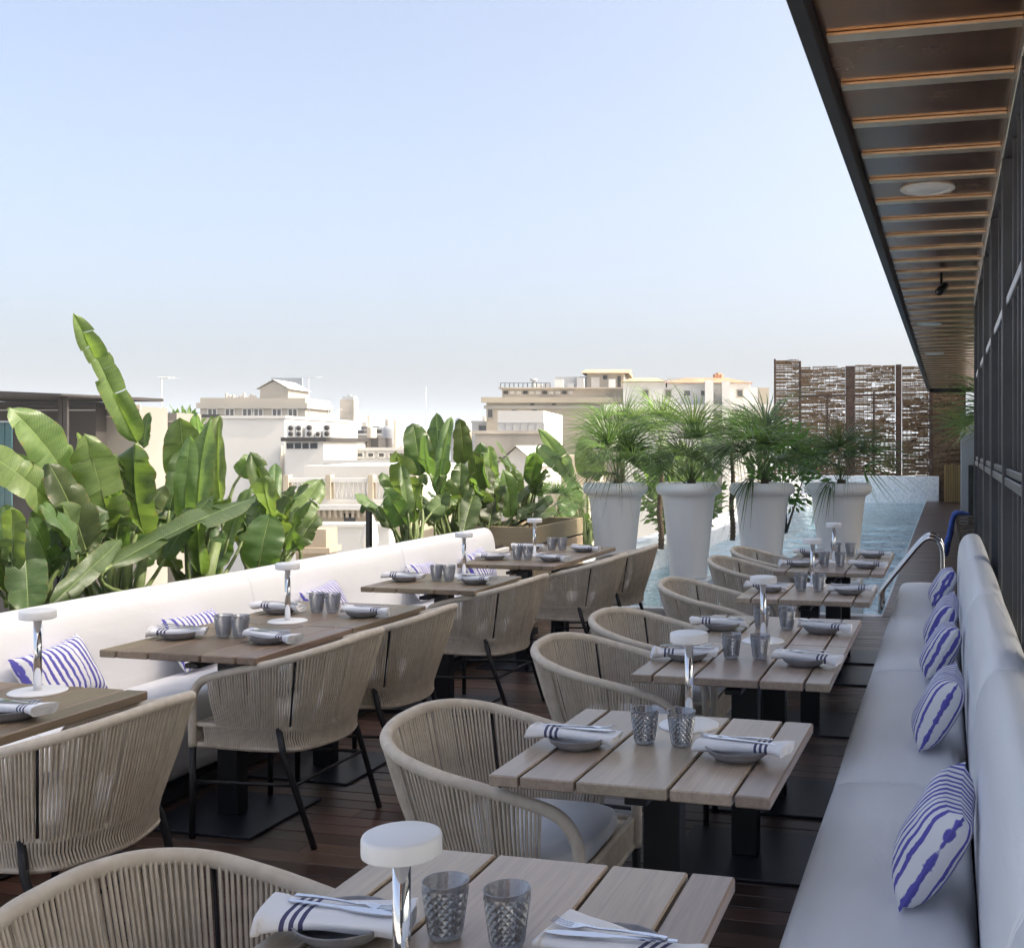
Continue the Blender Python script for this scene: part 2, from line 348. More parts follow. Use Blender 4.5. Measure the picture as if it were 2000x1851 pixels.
vv = coord(m, 'Object', (1, .55, 1)); n1 = noise(m, 2.2, 4, vv, .55, .6); n2 = noise(m, 9, 3, vv); hh = math_(m, 'ADD', n1.outputs[0], math_(m, 'MULTIPLY', n2.outputs[0], .35))
bb = nd(m, 'ShaderNodeBump'); bb.inputs['Strength'].default_value = .8; bb.inputs['Distance'].default_value = .08; lk(m, hh, bb.inputs['Height'])
lk(m, bb.outputs[0], gl.inputs['Normal']); lk(m, bb.outputs[0], fr.inputs['Normal'])
lk(m, fr.outputs[0], mx.inputs[0]); lk(m, tb.outputs[0], mx.inputs[1]); lk(m, gl.outputs[0], mx.inputs[2]); lk(m, mx.outputs[0], m.node_tree.nodes['Material Output'].inputs[0])
M_cream = mottle('cream_stucco', (.42, .365, .28), .10, .35, .85, .25, 8)
M_beige = mottle('beige_stucco', (.38, .35, .30), .08, .3, .85, .2, 8)
M_wht = mottle('white_stucco', (.62, .61, .58), .07, .3, .85, .2, 8)
M_stain = mottle('stained_concrete', (.46, .41, .34), .35, .5, .9, .2, 10)
M_grey = mottle('grey_cladding', (.42, .43, .44), .1, .6, .7, .1, 10)
M_ppan = mottle('zinc_sheet', (.30, .33, .36), .1, .6, .6, 0)
M_dun = mottle('dun_render', (.24, .225, .20), .12, .6, .85, .2, 8)
M_dark = mottle('dark_cladding', (.045, .04, .038), .2, .6, .6, .1, 10)
M_terra = mottle('terracotta_tile', (.40, .22, .13), .35, 1.6, .85, .4, 10)
M_ochre = mottle('ochre_tile', (.50, .36, .20), .25, 1.6, .85, .4, 10)
M_teal = mat('teal_glass', (.035, .085, .095), .08, 0, .6)
M_acu = mottle('air_conditioner_white', (.62, .62, .60), .05, 3, .5, 0)
M_hill = mottle('hill', (.16, .19, .16), .2, .01, .95, 0)
M_wicker = mottle('brown_wicker', (.16, .12, .085), .4, 40, .6, .8, 120)
M_blue = mottle('blue_towel', (.06, .12, .42), .3, 20, .9, .6, 90)
M_stone = mottle('pale_stone_floor', (.62, .59, .54), .06, 1.5, .5, 0)
M_tan = mottle('tan_plaster', (.40, .33, .25), .12, 1.2, .85, .2, 20)

# ================================================================== ground and terrace
tag(MB().box(-3000, 3000, -900, 5200, -22.5, -22).build('city_ground', M_city), kind='structure')
hb = MB(); hp = []
for i in range(41):
    x = -900 + i * 40; h = 14 + 22 * math.exp(-((x + 175) / 70) ** 2) + 9 * math.exp(-((x + 420) / 120) ** 2) + 3 * math.sin(i * .9)
    hp.append([(x, 1500, -30), (x, 1530, max(4, h) * .6), (x, 1600, max(6, h)), (x, 1750, -30)])
tag(hb.grid(hp).build('distant_hills', M_hill), kind='structure')
M_haze = bpy.data.materials.new('haze_air'); M_haze.use_nodes = True; M_haze.node_tree.nodes.remove(P(M_haze))
pv = nd(M_haze, 'ShaderNodeVolumePrincipled'); pv.inputs['Color'].default_value = (.78, .88, 1, 1); pv.inputs['Density'].default_value = .0010; pv.inputs['Anisotropy'].default_value = .0
lk(M_haze, pv.outputs[0], M_haze.node_tree.nodes['Material Output'].inputs['Volume'])
tag(MB().box(-3200, 3200, -1000, 5400, -23.5, 42).build('haze', M_haze), kind='stuff')
# terrace slab, then every deck board on it
deck = tag(MB().box(-4.75, .7, -.4, 10.0, -.5, -.032).build('terrace_floor', M_dark), kind='structure')
bm_ = {}
def board(parent, x0, x1, y0, wd, z1=0.0):
    L = round(x1 - x0, 2)
    if (L, wd) not in bm_: bm_[L, wd] = MB().box(-L / 2, L / 2, -wd / 2, wd / 2, -.026, 0, .0025).mesh('board', M_deck)
    link('board', bm_[L, wd], parent, ((x0 + x1) / 2, y0 + wd / 2, z1 + rnd.uniform(-.0012, .0012)))
y = .55; row = 0
while y < 9.95:
    cuts = [-4.72, -3.3 + rnd.choice((0, .45, .9)) * 1, -1.55 + rnd.choice((0, .4, .75)), .69]
    for a, b in zip(cuts, cuts[1:]): board(deck, a + .0015, b - .0015, y, .0945)
    y += .0985; row += 1
MB_c = MB().box(-3.65, -.57, 10.003, 10.12, -.5, .006, .004)
tag(MB_c.build('pool_edge_coping', M_mos), kind='structure')
pd = tag(MB().box(-.57, 2.6, 10.003, 33.5, -.5, -.032).build('pool_deck', M_dark), kind='structure')
y = 10.02
while y < 30.9:
    board(pd, -.568, 1.9, y, .1005); y += .1045
# pool
basin = MB()
basin.box(-3.63, -.59, 10.10, 31.0, -.75, -.65); basin.box(-.60, -.575, 10.122, 31, -.95, -.034); basin.box(-3.648, -.6, 10.1205, 10.128, -.95, -.02)
tag(basin.build('pool_basin', M_tile), kind='structure')
cp = MB().box(-4.42, -3.65, 11.15, 31.2, -1.0, .178, .006).build('pool_wall', M_mos); tag(cp, kind='structure')
wr = random.Random(8); wav_ = [(wr.uniform(3, 22), wr.uniform(-1.0, 1.0), wr.uniform(0, 6.3)) for _ in range(16)]
def wz(x, y): return sum(.030 / k * math.sin(k * (y * math.cos(a) + x * math.sin(a)) + p) for k, a, p in wav_)
wtr = MB().grid([[(-3.6495 + 3.0485 * i / 60, 10.129 + 20.866 * (j / 420), -.06 + .55 * wz(-3.65 + 3.05 * i / 60, 10.13 + 20.866 * j / 420)) for i in range(61)] for j in range(421)]); tag(wtr.build('pool_water', M_water), kind='structure')
pe = MB().box(-4.05, -.22, 31.0, 31.3, -1.0, .69, .01).build('pool_end_wall', M_mos); tag(pe, 'white mosaic wall at the far end of the pool under the woven screen', 'wall')

# ================================================================== restaurant building with its canopy, on the right
XW = .29
rb = thing('restaurant_building', 'dark glazed restaurant front with copper battened canopy along the right side', 'building')
MB().box(XW + .06, XW + .16, -6, 11.36, 0, .22).box(XW + .06, XW + 3.7, 11.24, 11.36, .22, 3.0).box(XW + .06, XW + 3.7, -6.1, -6.0, 0, 3.0).build('wall', M_fascia, rb)
MB().box(XW + .165, XW + 3.8, -6, 11.23, -.3, -.01).build('indoor_floor', M_stone, rb)
MB().box(XW + .165, XW + 3.55, -6, 11.23, 2.98, 3.02).build('indoor_ceiling', M_white, rb)
o = [MB().box(XW + 3.6, XW + 3.7, -.04, .04, 0, 2.97, .004).mesh('mullion', M_mull), MB().box(XW + 3.64, XW + 3.65, -.86, .86, .02, 2.96).mesh('pane', M_clear)]
for k in range(10):
    link('mullion', o[0], rb, (0, -5.9 + k * 1.8, 0))
    if k < 9: link('pane', o[1], rb, (0, -5.0 + k * 1.8, 0))
MB().box(XW - .62, XW + 3.85, -7, 11.36, 3.16, 4.12).build('roof', M_fascia, rb)
YC = 29.6
MB().box(-.44, XW + .16, -7, 11.36, 3.03, 3.06).box(-.44, 1.6, 11.36, YC, 3.03, 3.06).build('soffit', M_soffit, rb)
MB().box(-.44, XW + .16, -7, YC, 3.07, 3.15).box(XW + .16, 1.6, 11.36, YC, 3.07, 3.15).build('canopy_slab', M_fascia, rb)
MB().box(-.50, -.443, -7, YC, 2.955, 3.155, .004).box(-.44, 1.6, YC - .06, YC + .02, 2.93, 3.155, .004).build('fascia', M_fascia, rb)
y = 4.004 - .5565 * 6; bmsh = [MB().box(-.425, XW - .03, -.036, .036, -.015, 0, .003).mesh('batten', M_copper), MB().box(-.425, 1.5, -.03, .03, -.012, 0, .003).mesh('batten', M_copper)]
while y < YC - .2:
    link('batten', bmsh[0 if y < 11.3 else 1], rb, (0, y, 3.03)); y += .5565
MB().box(1.75, 5.0, 11.365, 33, 0, 3.0).build('recessed_wall', M_fascia, rb)
MB().box(XW - .03, XW + .16, -6, 11.36, 2.94, 3.028, .004).build('head_rail', M_rail, rb)
MB().box(XW - .012, XW + .1, -6, 11.36, 2.215, 2.26, .004).build('transom', M_rail, rb)
MB().box(XW - .012, XW + .1, -6, 11.36, 1.395, 1.43, .004).box(XW - .02, XW + .1, -6, 11.36, 1.345, 1.388, .004).build('transom', M_mull, rb)
mm = MB().box(XW - .03, XW + .08, -.018, .018, .22, 2.94, .004).mesh('mullion', M_mull)
ms = MB().box(XW + .0, XW + .06, -.010, .010, .22, 2.94, .003).mesh('mullion', M_mull)
y = 11.33; k = 0; pan = MB().box(XW + .045, XW + .055, -.155, .155, .22, 2.94).mesh('pane', M_clear)
pcur = MB().box(XW + .062, XW + .07, -.155, .155, .22, 2.94).mesh('blind', mottle('pale_blind', (.30, .30, .31), .3, 30, .7, .4, 80))
while y > -.8:
    link('mullion', mm if k % 4 == 0 else ms, rb, (0, y, 0)); link('pane', pan, rb, (0, y - .18, 0))
    if k % 9 == 3: link('blind', pcur, rb, (-.03, y - .18, 0))
    y -= .36; k += 1
for nm, (px_, py_), lab in (('ceiling_light', (1812, 381), 'round white recessed light nearest in the canopy'), ('ceiling_light', (1815, 631), 'round white recessed light in the middle of the canopy'), ('ceiling_light', (1825, 691), 'round white recessed light far along the canopy')):
    r_ = ray(px_, py_); t_ = (3.02 - CH) / r_.z; p_ = (r_.x * t_, r_.y * t_, 0)
    t = thing('ceiling_light', lab, 'light', (p_[0], round((p_[1] - 4.282) / .5565) * .5565 + 4.282, 3.0215), 0, 'lights recessed in the canopy')
    MB().lathe([(.0002, .003), (.12, .002), (.125, .004)], 32).build('diffuser', M_lampw, t)
    MB().lathe([(.122, .008), (.122, .0005), (.13, -.003), (.152, -.002), (.156, .002), (.156, .008)], 36).build('trim_ring', M_white, t)
t = thing('security_camera', 'small black security camera hanging under the canopy', 'camera', (-.05, 9.9, 3.03))
MB().tube([(0, 0, 0), (0, 0, -.12)], .012).build('bracket', M_black, t)
MB().tube([(.03, .06, -.08), (-.02, -.08, -.15)], .035, 12).build('body', M_black, t)
MB().tube([(-.0205, -.082, -.151), (-.023, -.088, -.1535)], .022, 12).build('lens', M_pane, t)

# ================================================================== sofas
def offset_prof(prof, d):
    n = len(prof); out = []
    for i in range(n):
        a, b, c = Vector(prof[i - 1]), Vector(prof[i]), Vector(prof[(i + 1) % n])
        t = ((b - a).normalized() + (c - b).normalized()); t = t.normalized() if t.length > 1e-6 else (c - b).normalized()
        out.append((b.x - t.y * d, b.y + t.x * d))
    return out
def smooth_prof(prof, it=2):
    for _ in range(it):
        q = []
        for i in range(len(prof)):
            a, b = prof[i], prof[(i + 1) % len(prof)]
            q += [(a[0] * .75 + b[0] * .25, a[1] * .75 + b[1] * .25), (a[0] * .25 + b[0] * .75, a[1] * .25 + b[1] * .75)]
        prof = q
    return prof
def area(p): return sum(p[i - 1][0] * p[i][1] - p[i][0] * p[i - 1][1] for i in range(len(p)))
def extr(prof, y0, y1, r, name, m, parent, it=2):
    p = smooth_prof(prof, it)
    if area(p) < 0: p = p[::-1]
    secs = [(y0, r), (y0 + .25 * r, .45 * r), (y0 + .6 * r, .15 * r), (y0 + r, 0)]
    k = max(2, int((y1 - y0) / .3)); secs += [(y0 + r + (y1 - y0 - 2 * r) * i / k, -.004 * math.sin(math.pi * i / k)) for i in range(1, k)]
    secs += [(y1 - r, 0), (y1 - .6 * r, .15 * r), (y1 - .25 * r, .45 * r), (y1, r)]
    b = MB(); vs = []; n = len(p)
    for yy, d in secs:
        q = offset_prof(p, d); vs += [(x, yy, z) for x, z in q]
    f = [(i * n + k, (i + 1) * n + k, (i + 1) * n + (k + 1) % n, i * n + (k + 1) % n) for i in range(len(secs) - 1) for k in range(n)]
    f += [tuple(range(n)), tuple((len(secs) - 1) * n + k for k in range(n))[::-1]]
    b.add(vs, f, True); return b.build(name, m, parent)
SR = thing('banquette_sofa', 'long pale grey banquette sofa running along the glazed front on the right', 'sofa')
seatR = [(-.37, .07), (-.37, .38), (-.355, .445), (-.30, .462), (-.1, .464), (.07, .45), (.075, .07)]
backR = [(.078, .30), (.072, .62), (.085, .775), (.125, .85), (.19, .87), (.245, .85), (.268, .775), (.27, .30)]
for a, b in ((.2, 1.77), (1.77, 3.57), (3.57, 5.37), (5.37, 7.17), (7.17, 8.86)):
    extr(seatR, a, b, .022, 'seat_cushion', M_sofa, SR)
for a, b in ((.2, 1.75), (1.75, 3.47), (3.47, 5.2), (5.2, 6.95), (6.95, 8.72)):
    extr(backR, a, b, .022, 'back_cushion', M_sofa, SR)
def piping(prof, y, parent, k0, k1):
    p = smooth_prof(prof, 2); n = len(p); pts = [(p[i % n][0], y, p[i % n][1]) for i in range(int(k0 * n), int(k1 * n))]
    MB().tube(pts, .0042, 6).build('piping', M_sofa, parent)
for y in (1.77, 3.57, 5.37, 7.17): piping(offset_prof(seatR, .006) if area(seatR) > 0 else offset_prof(seatR[::-1], .006)[::-1], y, SR, .05, .70)
for y in (1.75, 3.47, 5.2, 6.95): piping(offset_prof(backR, .006) if area(backR) > 0 else offset_prof(backR[::-1], .006)[::-1], y, SR, .05, .80)
MB().box(-.33, .268, .2, 8.8, .012, .066).build('plinth', M_black, SR)
MB().box(.09, .26, .2, 8.7, .068, .298).build('frame', M_sofa, SR)
SL = thing('banquette_sofa', 'long white banquette sofa in front of the banana plants on the left', 'sofa')
seatL = [(-3.2, .07), (-3.2, .37), (-3.215, .435), (-3.27, .46), (-3.45, .462), (-3.61, .45), (-3.615, .07)]
backL = [(-3.618, .30), (-3.622, .62), (-3.64, .775), (-3.675, .845), (-3.73, .865), (-3.785, .845), (-3.81, .775), (-3.812, .30)]
for a, b in ((.9, 3.42), (3.42, 5.15), (5.15, 6.88), (6.88, 8.5)):
    extr(seatL, a, b, .022, 'seat_cushion', M_sofa, SL)
for a, b in ((.9, 3.5), (3.5, 5.2), (5.2, 6.9)):
    extr(backL, a, b, .012, 'back_cushion', M_sofa, SL)
extr(backL, 6.9, 8.45, .012, 'back_cushion', M_sofa, SL)
for y in (3.42, 5.15, 6.88): piping(offset_prof(seatL, .006) if area(seatL) > 0 else offset_prof(seatL[::-1], .006)[::-1], y, SL, .05, .70)
for y in (3.5, 5.2, 6.9): piping(offset_prof(backL, .004) if area(backL) > 0 else offset_prof(backL[::-1], .004)[::-1], y, SL, .05, .80)
MB().box(-3.8, -3.24, .9, 8.4, .012, .066).build('plinth', M_black, SL)
MB().box(-3.805, -3.63, .9, 8.4, .068, .298).build('frame', M_sofa, SL)

# ================================================================== tables
FR = [0, .113, .32, .653, .876, 1.0]
def make_table(m, label):
    t = thing('dining_table', label, 'table', (0, 0, 0), 0, 'slatted dining tables')
    for i in range(5):
        a = -.35 + .7 * FR[i] + (.0035 if i else 0); b = -.35 + .7 * FR[i + 1] - (.0035 if i < 4 else 0)
        MB().box(a, b, -.349, .349, .706, .735, .0035).build('plank', m, t)
    MB().box(-.26, .26, -.03, .03, .68, .7055, .002).box(-.03, .03, -.26, .26, .66, .6795, .002).build('top_bracket', M_black, t)
    MB().box(-.05, .05, -.035, .035, .0125, .66, .004).build('pedestal', M_black, t)
    MB().box(-.26, .26, -.25, .25, .0, .012, .002).build('base_plate', M_plinthk, t)
    seal(t); return t
RX, LX = -.735, -2.9
RT = [(1.665, 0, 'nearest'), (2.838, -.022, 'second'), (4.06, 0, 'third'), (4.765, 0, 'fourth'), (6.05, 0, 'fifth'), (7.33, 0, 'sixth'), (8.035, 0, 'seventh')]
LT = [(2.735, 0, 'nearest'), (4.005, 0, 'second'), (4.71, 0, 'third'), (5.985, 0, 'fourth'), (7.25, 0, 'fifth'), (7.96, 0, 'farthest')]
tR = make_table(M_table, 'grey brown slatted table nearest the camera beside the right banquette')
tR.location = (RX, RT[0][0], 0)
for yy, rz, o in RT[1:]: dup(tR, (RX, yy, 0), rz, 'grey brown slatted table, %s from the camera beside the right banquette' % o if o != 'seventh' else 'grey brown slatted table farthest from the camera beside the right banquette')
tL = make_table(M_tableL, 'dark brown slatted table nearest the camera beside the left banquette')
tL.location = (LX, LT[0][0], 0)
for yy, rz, o in LT[1:]: dup(tL, (LX, yy, 0), rz, 'dark brown slatted table, %s from the camera beside the left banquette' % o)

# ================================================================== rope armchairs
def cat_rom(pts, k):
    out = []; n = len(pts); pts = [Vector(p) for p in pts]
    for i in range(n - 1):
        a, b, c, d = pts[max(0, i - 1)], pts[i], pts[i + 1], pts[min(n - 1, i + 2)]
        for j in range(k):
            t = j / k
            out.append(.5 * ((2 * b) + (c - a) * t + (2 * a - 5 * b + 4 * c - d) * t * t + (3 * b - a - 3 * c + d) * t ** 3))
    out.append(pts[-1]); return out
def resample(pts, n):
    L = [0]
    for a, b in zip(pts, pts[1:]): L.append(L[-1] + (b - a).length)
    out = []; j = 0
    for i in range(n):
        d = L[-1] * i / (n - 1)
        while j < len(L) - 2 and L[j + 1] < d: j += 1
        t = (d - L[j]) / max(1e-9, L[j + 1] - L[j]); out.append(pts[j].lerp(pts[j + 1], t))
    return out
def make_chair(label):
    t = thing('rope_armchair', label, 'chair', (0, 0, 0), 0, 'rope armchairs at the tables')
    half = [(.295, .255, .36), (.295, .258, .50), (.285, .265, .565), (.245, .273, .618), (.17, .285, .648), (.05, .298, .678), (-.08, .302, .708), (-.19, .278, .738), (-.265, .205, .760), (-.298, .10, .772), (-.302, 0, .775)]
    full = half + [(x, -yy, z) for x, yy, z in half[-2::-1]]
    rail = cat_rom(full, 6)
    MB().tube(rail, .0165, 12).build('top_rail', M_rope, t)
    def ring(z, sx, hw, xb):
        h = [(.285, .245), (.12, .25), (-.03, .245), (-.13, .215), (xb + .03, .14), (xb, 0)]
        return cat_rom([(a, b * hw / .25, z) for a, b in h] + [(a, -b * hw / .25, z) for a, b in h[-2::-1]], 6)
    up, lo = ring(.445, 1, .25, -.215), ring(.365, 1, .248, -.205)
    MB().tube(up, .0105, 8).build('seat_ring', M_rope, t)
    MB().tube(lo, .0115, 8).tube([(.285, .245, .365), (.285, -.245, .365)], .0115, 8).tube([(.285, .245, .445), (.285, -.245, .445)], .009, 8).build('seat_ring', M_rope, t)
    # rope strands from the rail down to the ring; a gap stays at each rear upright
    i0 = next(i for i, p in enumerate(rail) if p.x < .205); tp = resample(rail[i0:len(rail) - i0], 120)
    j0 = next(i for i, p in enumerate(up) if p.x < .18); bt = resample(up[j0:len(up) - j0], 120)
    lw = resample(lo[2:len(lo) - 2], 132); uw = resample(up[2:len(up) - 2], 132)
    r2 = random.Random(3); sb = MB()
    for i in range(120):
        if i in (32, 51, 68, 88): continue
        a, b = tp[i], bt[i]; o = Vector((a.x - .05, a.y, 0)).normalized()
        for s_ in (.011, -.011):
            j = Vector((r2.uniform(-.0012, .0012), r2.uniform(-.0012, .0012), 0))
            m_ = (a + b) / 2 + o * .006
            sb.tube([a + o * s_ + j, m_ + o * s_ * .8 + j, b + o * s_ * .85 - j], .0036, 5, False)
    ob = sb.build('rope_weave', M_rope, t); ob['kind'] = 'stuff'
    sb = MB()
    for i in range(132):
        a, b = uw[i], lw[i]; o = Vector((a.x - .02, a.y, 0)).normalized()
        for s_ in (.010, -.010): sb.tube([a + o * s_, (a + b) / 2 + o * s_ * .3 + Vector((0, 0, .0)), b + o * s_ * .9 + Vector((-o.y * .012, o.x * .012, 0))], .0036, 5, False)
    for i in range(40):                                           # cross weave at the front edge
        yy = -.235 + .47 * i / 39
        sb.tube([(.287, yy, .445), (.287, yy + .012, .365)], .0036, 5, False); sb.tube([(.291, yy, .445), (.291, yy - .012, .365)], .0036, 5, False)
    ob = sb.build('seat_weave', M_rope, t); ob['kind'] = 'stuff'
    for i in (32, 88): MB().tube([tp[i] + Vector((0, 0, -.012)), bt[i]], .0042, 6).build('back_upright', M_black, t)
    for s_ in (1, -1):
        MB().tube([(.295, s_ * .255, .358), (.297, s_ * .256, .0)], [.0135, .012], 10).build('leg', M_black, t)
        MB().tube([(-.075, s_ * .238, .45), (-.11, s_ * .262, .36), (-.235, s_ * .247, .0)], [.013, .0125, .0115], 10).build('leg', M_black, t)
    MB().tube([(.295, .25, .22), (-.15, .245, .235)], .007, 6).tube([(.295, -.25, .22), (-.15, -.245, .235)], .007, 6).tube([(-.15, .245, .235), (-.15, -.245, .235)], .007, 6).build('stretcher', M_black, t)
    # seat webbing and cushion
    pp = [(p.x * .97, p.y * .97) for p in up[::3]]; n_ = len(pp)
    MB().add([(a, b_, .436) for a, b_ in pp] + [(a, b_, .443) for a, b_ in pp], [tuple(range(n_)), tuple(range(n_, 2 * n_))[::-1]] + [(i, (i + 1) % n_, n_ + (i + 1) % n_, n_ + i) for i in range(n_)]).build('seat_panel', M_rope, t)
    n = 40; v = []; secs = [(.444, .95), (.448, .985), (.458, 1.0), (.476, 1.0), (.489, .985), (.496, .94), (.499, .6)]
    for z, k in secs:
        for i in range(n):
            a = 2 * math.pi * i / n; c, s_ = math.cos(a), math.sin(a); e = 5
            q = (abs(c) ** e + abs(s_) ** e) ** (-1 / e); v.append((.05 + .225 * c * q * k, .222 * s_ * q * k * (1 if c > 0 else 1 - .12 * c * c), z))
    f = [(j * n + i, j * n + (i + 1) % n, (j + 1) * n + (i + 1) % n, (j + 1) * n + i) for j in range(len(secs) - 1) for i in range(n)] + [tuple((len(secs) - 1) * n + i for i in range(n)), tuple(range(n))[::-1]]
    MB().add(v, f, True).build('cushion', M_cush, t)
    seal(t); return t
chair = make_chair('beige rope armchair nearest the camera, only its curved back in view')
chair.location = (-1.20, 1.585, 0); chair.rotation_euler = (0, 0, .05)
RC = [(-1.185, 2.85, .0, 'second'), (-1.235, 4.06, .03, 'third'), (-1.24, 4.77, -.02, 'fourth'), (-1.255, 6.0, .02, 'fifth'), (-1.25, 7.28, .0, 'sixth'), (-1.24, 8.02, .03, 'farthest')]
for x, yy, rz, o in RC: dup(chair, (x, yy, 0), rz, 'beige rope armchair, %s along the row facing the right banquette' % o)
LC = [(-2.56, 2.755, -.02, 'nearest'), (-2.585, 3.985, .0, 'second'), (-2.585, 4.70, .02, 'third'), (-2.60, 5.98, -.02, 'fourth'), (-2.49, 7.26, .0, 'fifth'), (-2.46, 8.0, .02, 'farthest')]
for x, yy, rz, o in LC: dup(chair, (x, yy, 0), math.pi + rz, 'beige rope armchair, %s along the row facing the left banquette' % o)

# ================================================================== things on the tables
def make_lamp(label):
    t = thing('table_lamp', label, 'lamp', (0, 0, 0), 0, 'portable lamps on the tables')
    MB().lathe([(.002, .006), (.02, .0062), (.084, .0055), (.088, .003), (.088, .0), (.002, .0)], 40).build('base', M_lampw, t)
    MB().tube([(0, 0, .006), (0, 0, .241)], .0125, 20).build('stem', M_chrome, t)
    MB().lathe([(.0002, .239), (.050, .239), (.0545, .241), (.055, .2435), (.055, .263), (.0535, .2665), (.050, .268), (.0002, .268)], 48).build('shade', M_lampw, t)
    seal(t); return t
lamp = make_lamp('white disc table lamp on the nearest table of the right row'); lamp.location = (-.735, 1.385, .735)
TOR = {o: 'the %s right-row table' % o for _, _, o in RT}; TOL = {o: 'the %s left-row table' % o for _, _, o in LT}
TOR['seventh'] = 'the farthest right-row table'
for x, yy, o, T in ((-.722, 3.07, 'second', TOR), (-.735, 4.46, 'third', TOR), (-.755, 6.32, 'fifth', TOR), (-.765, 7.64, 'sixth', TOR), (-2.89, 2.985, 'nearest', TOL), (-2.935, 4.45, 'second', TOL), (-2.9, 6.26, 'fourth', TOL), (-2.95, 7.58, 'fifth', TOL)):
    dup(lamp, (x, yy, .735), rnd.uniform(0, 6), 'white disc table lamp standing at the far edge of %s' % T[o])
def make_glass():
    b = MB(); n = 36; rows = 13; v = []; uv = []
    H = .094
    for j in range(rows + 1):
        tz = j / rows; z = .006 + (H - .006) * tz; r = .0265 + (.0385 - .0265) * tz
        for k in range(n):
            pk = ((j + k) % 2); amp = .0016 if 0 < j < rows - 1 else 0
            rr = r + (amp if pk else -amp); a = 2 * math.pi * k / n + .0
            v.append((rr * math.cos(a), rr * math.sin(a), z)); uv.append((0, 0))
    f = []
    for j in range(rows):
        for k in range(n):
            q = [j * n + k, j * n + (k + 1) % n, (j + 1) * n + (k + 1) % n, (j + 1) * n + k]
            if (j + k) % 2: f += [(q[0], q[1], q[2]), (q[0], q[2], q[3])]
            else: f += [(q[0], q[1], q[3]), (q[1], q[2], q[3])]
    b.add(v, f, False)
    m_ = len(b.v)
    inn = [(.0385, H), (.0378, H + .0012), (.0362, H), (.0245, .013), (.012, .011), (.0005, .011)]
    b.lathe(inn, n, True); b.lathe([(.0005, .0005), (.022, .0005), (.0255, .003), (.0265, .006)], n, True)
    return b.mesh('tumbler', M_glass)
me_glass = make_glass()
me_plate = MB().lathe([(.001, .0), (.052, .0), (.058, .003), (.075, .016), (.082, .0275), (.0845, .0305), (.0835, .032), (.080, .0305), (.071, .018), (.055, .0085), (.001, .0075)], 44).mesh('plate', M_plate)
def make_napkin(seed, L=.240, W=.030, H=.0145, flat=False):
    r = random.Random(seed); b = MB(); n = 22; m_ = 30; v = []; uv = []
    ph = [r.uniform(0, 6) for _ in range(6)]
    for i in range(m_):
        u = i / (m_ - 1); x = -L / 2 + L * u
        flare = 1 + .32 * math.exp(-((u - .0) / .10) ** 2) + .15 * math.exp(-((u - 1) / .12) ** 2) - .14 * math.exp(-((u - .42) / .22) ** 2)
        cx = x; dz = .006 * math.sin(2.2 * u + ph[0]) * (1 if not flat else .3)
        for k in range(n):
            a = 2 * math.pi * k / n
            e = .65; c, s_ = math.cos(a), math.sin(a)
            ww = W * flare * (1 + .06 * math.sin(3 * a + ph[1] + 3 * u) + .035 * math.sin(7 * a + ph[2] - 5 * u))
            hh = H * flare * (1 + .10 * math.sin(2 * a + ph[3] + 4 * u) + .05 * math.sin(5 * a + ph[4] + 9 * u))
            dx = .010 * math.sin(a * 1 + ph[5]) * (1 if u < .05 or u > .95 else 0)
            v.append((cx + dx, ww * abs(c) ** e * (1 if c > 0 else -1), H + dz + hh * abs(s_) ** e * (1 if s_ > 0 else -1))); uv.append((u, k / n))
    f = [(i * n + k, i * n + (k + 1) % n, (i + 1) * n + (k + 1) % n, (i + 1) * n + k) for i in range(m_ - 1) for k in range(n)]
    b.add(v, f, True, uv)
    for e_, i in ((0, 0), (1, m_ - 1)):                          # rolled ends: two inset rings
        c0 = Vector((0, 0, 0)); base = [Vector(v[i * n + k]) for k in range(n)]
        for p in base: c0 += p / n
        sgn = 1 if e_ == 0 else -1
        r1 = [c0 + (p - c0) * .72 + Vector((sgn * .004, 0, 0)) for p in base]; r2_ = [c0 + (p - c0) * .55 + Vector((-sgn * .003, 0, 0)) for p in base]; r3 = [c0 + (p - c0) * .25 + Vector((sgn * .006, 0, 0)) for p in base]
        allp = base + r1 + r2_ + r3; ff = []
        for j in range(3):
            for k in range(n):
                q = (j * n + k, j * n + (k + 1) % n, (j + 1) * n + (k + 1) % n, (j + 1) * n + k); ff.append(q if e_ else q[::-1])
        ff.append(tuple(3 * n + k for k in range(n)) if e_ else tuple(3 * n + k for k in range(n))[::-1])
        b.add(allp, ff, True, [(e_ * 1.0, 0)] * len(allp))
    return b.mesh('napkin', M_nap)
naps = [make_napkin(i) for i in range(6)]; napflat = [make_napkin(20 + i, .25, .052, .014, True) for i in range(2)]
def strip(b, pts, ws, th):
    vs = []
    for (x, yy, z), w_ in zip(pts, ws): vs += [(x, yy - w_, z), (x, yy + w_, z), (x, yy + w_, z + th), (x, yy - w_, z + th)]
    m_ = len(pts); f = [(i * 4 + k, i * 4 + (k + 1) % 4, (i + 1) * 4 + (k + 1) % 4, (i + 1) * 4 + k) for i in range(m_ - 1) for k in range(4)] + [(3, 2, 1, 0), tuple((m_ - 1) * 4 + k for k in range(4))]
    b.add(vs, f, False)
def make_fork():
    b = MB(); xs = [-.095, -.06, -.02, .02, .04, .052, .062]; zs = [.004, .005, .004, .0015, .003, .001, 0.0]
    strip(b, [(x, 0, z) for x, z in zip(xs, zs)], [.0045, .004, .0028, .0024, .004, .009, .0105], .0022)
    for k in range(4):
        yy = -.0087 + .0058 * k; strip(b, [(.061, yy, .0), (.075, yy, .0015), (.09, yy, .0045), (.098, yy, .0075)], [.0017, .0016, .0014, .0007], .0018)
    return b.mesh('fork', M_steel)
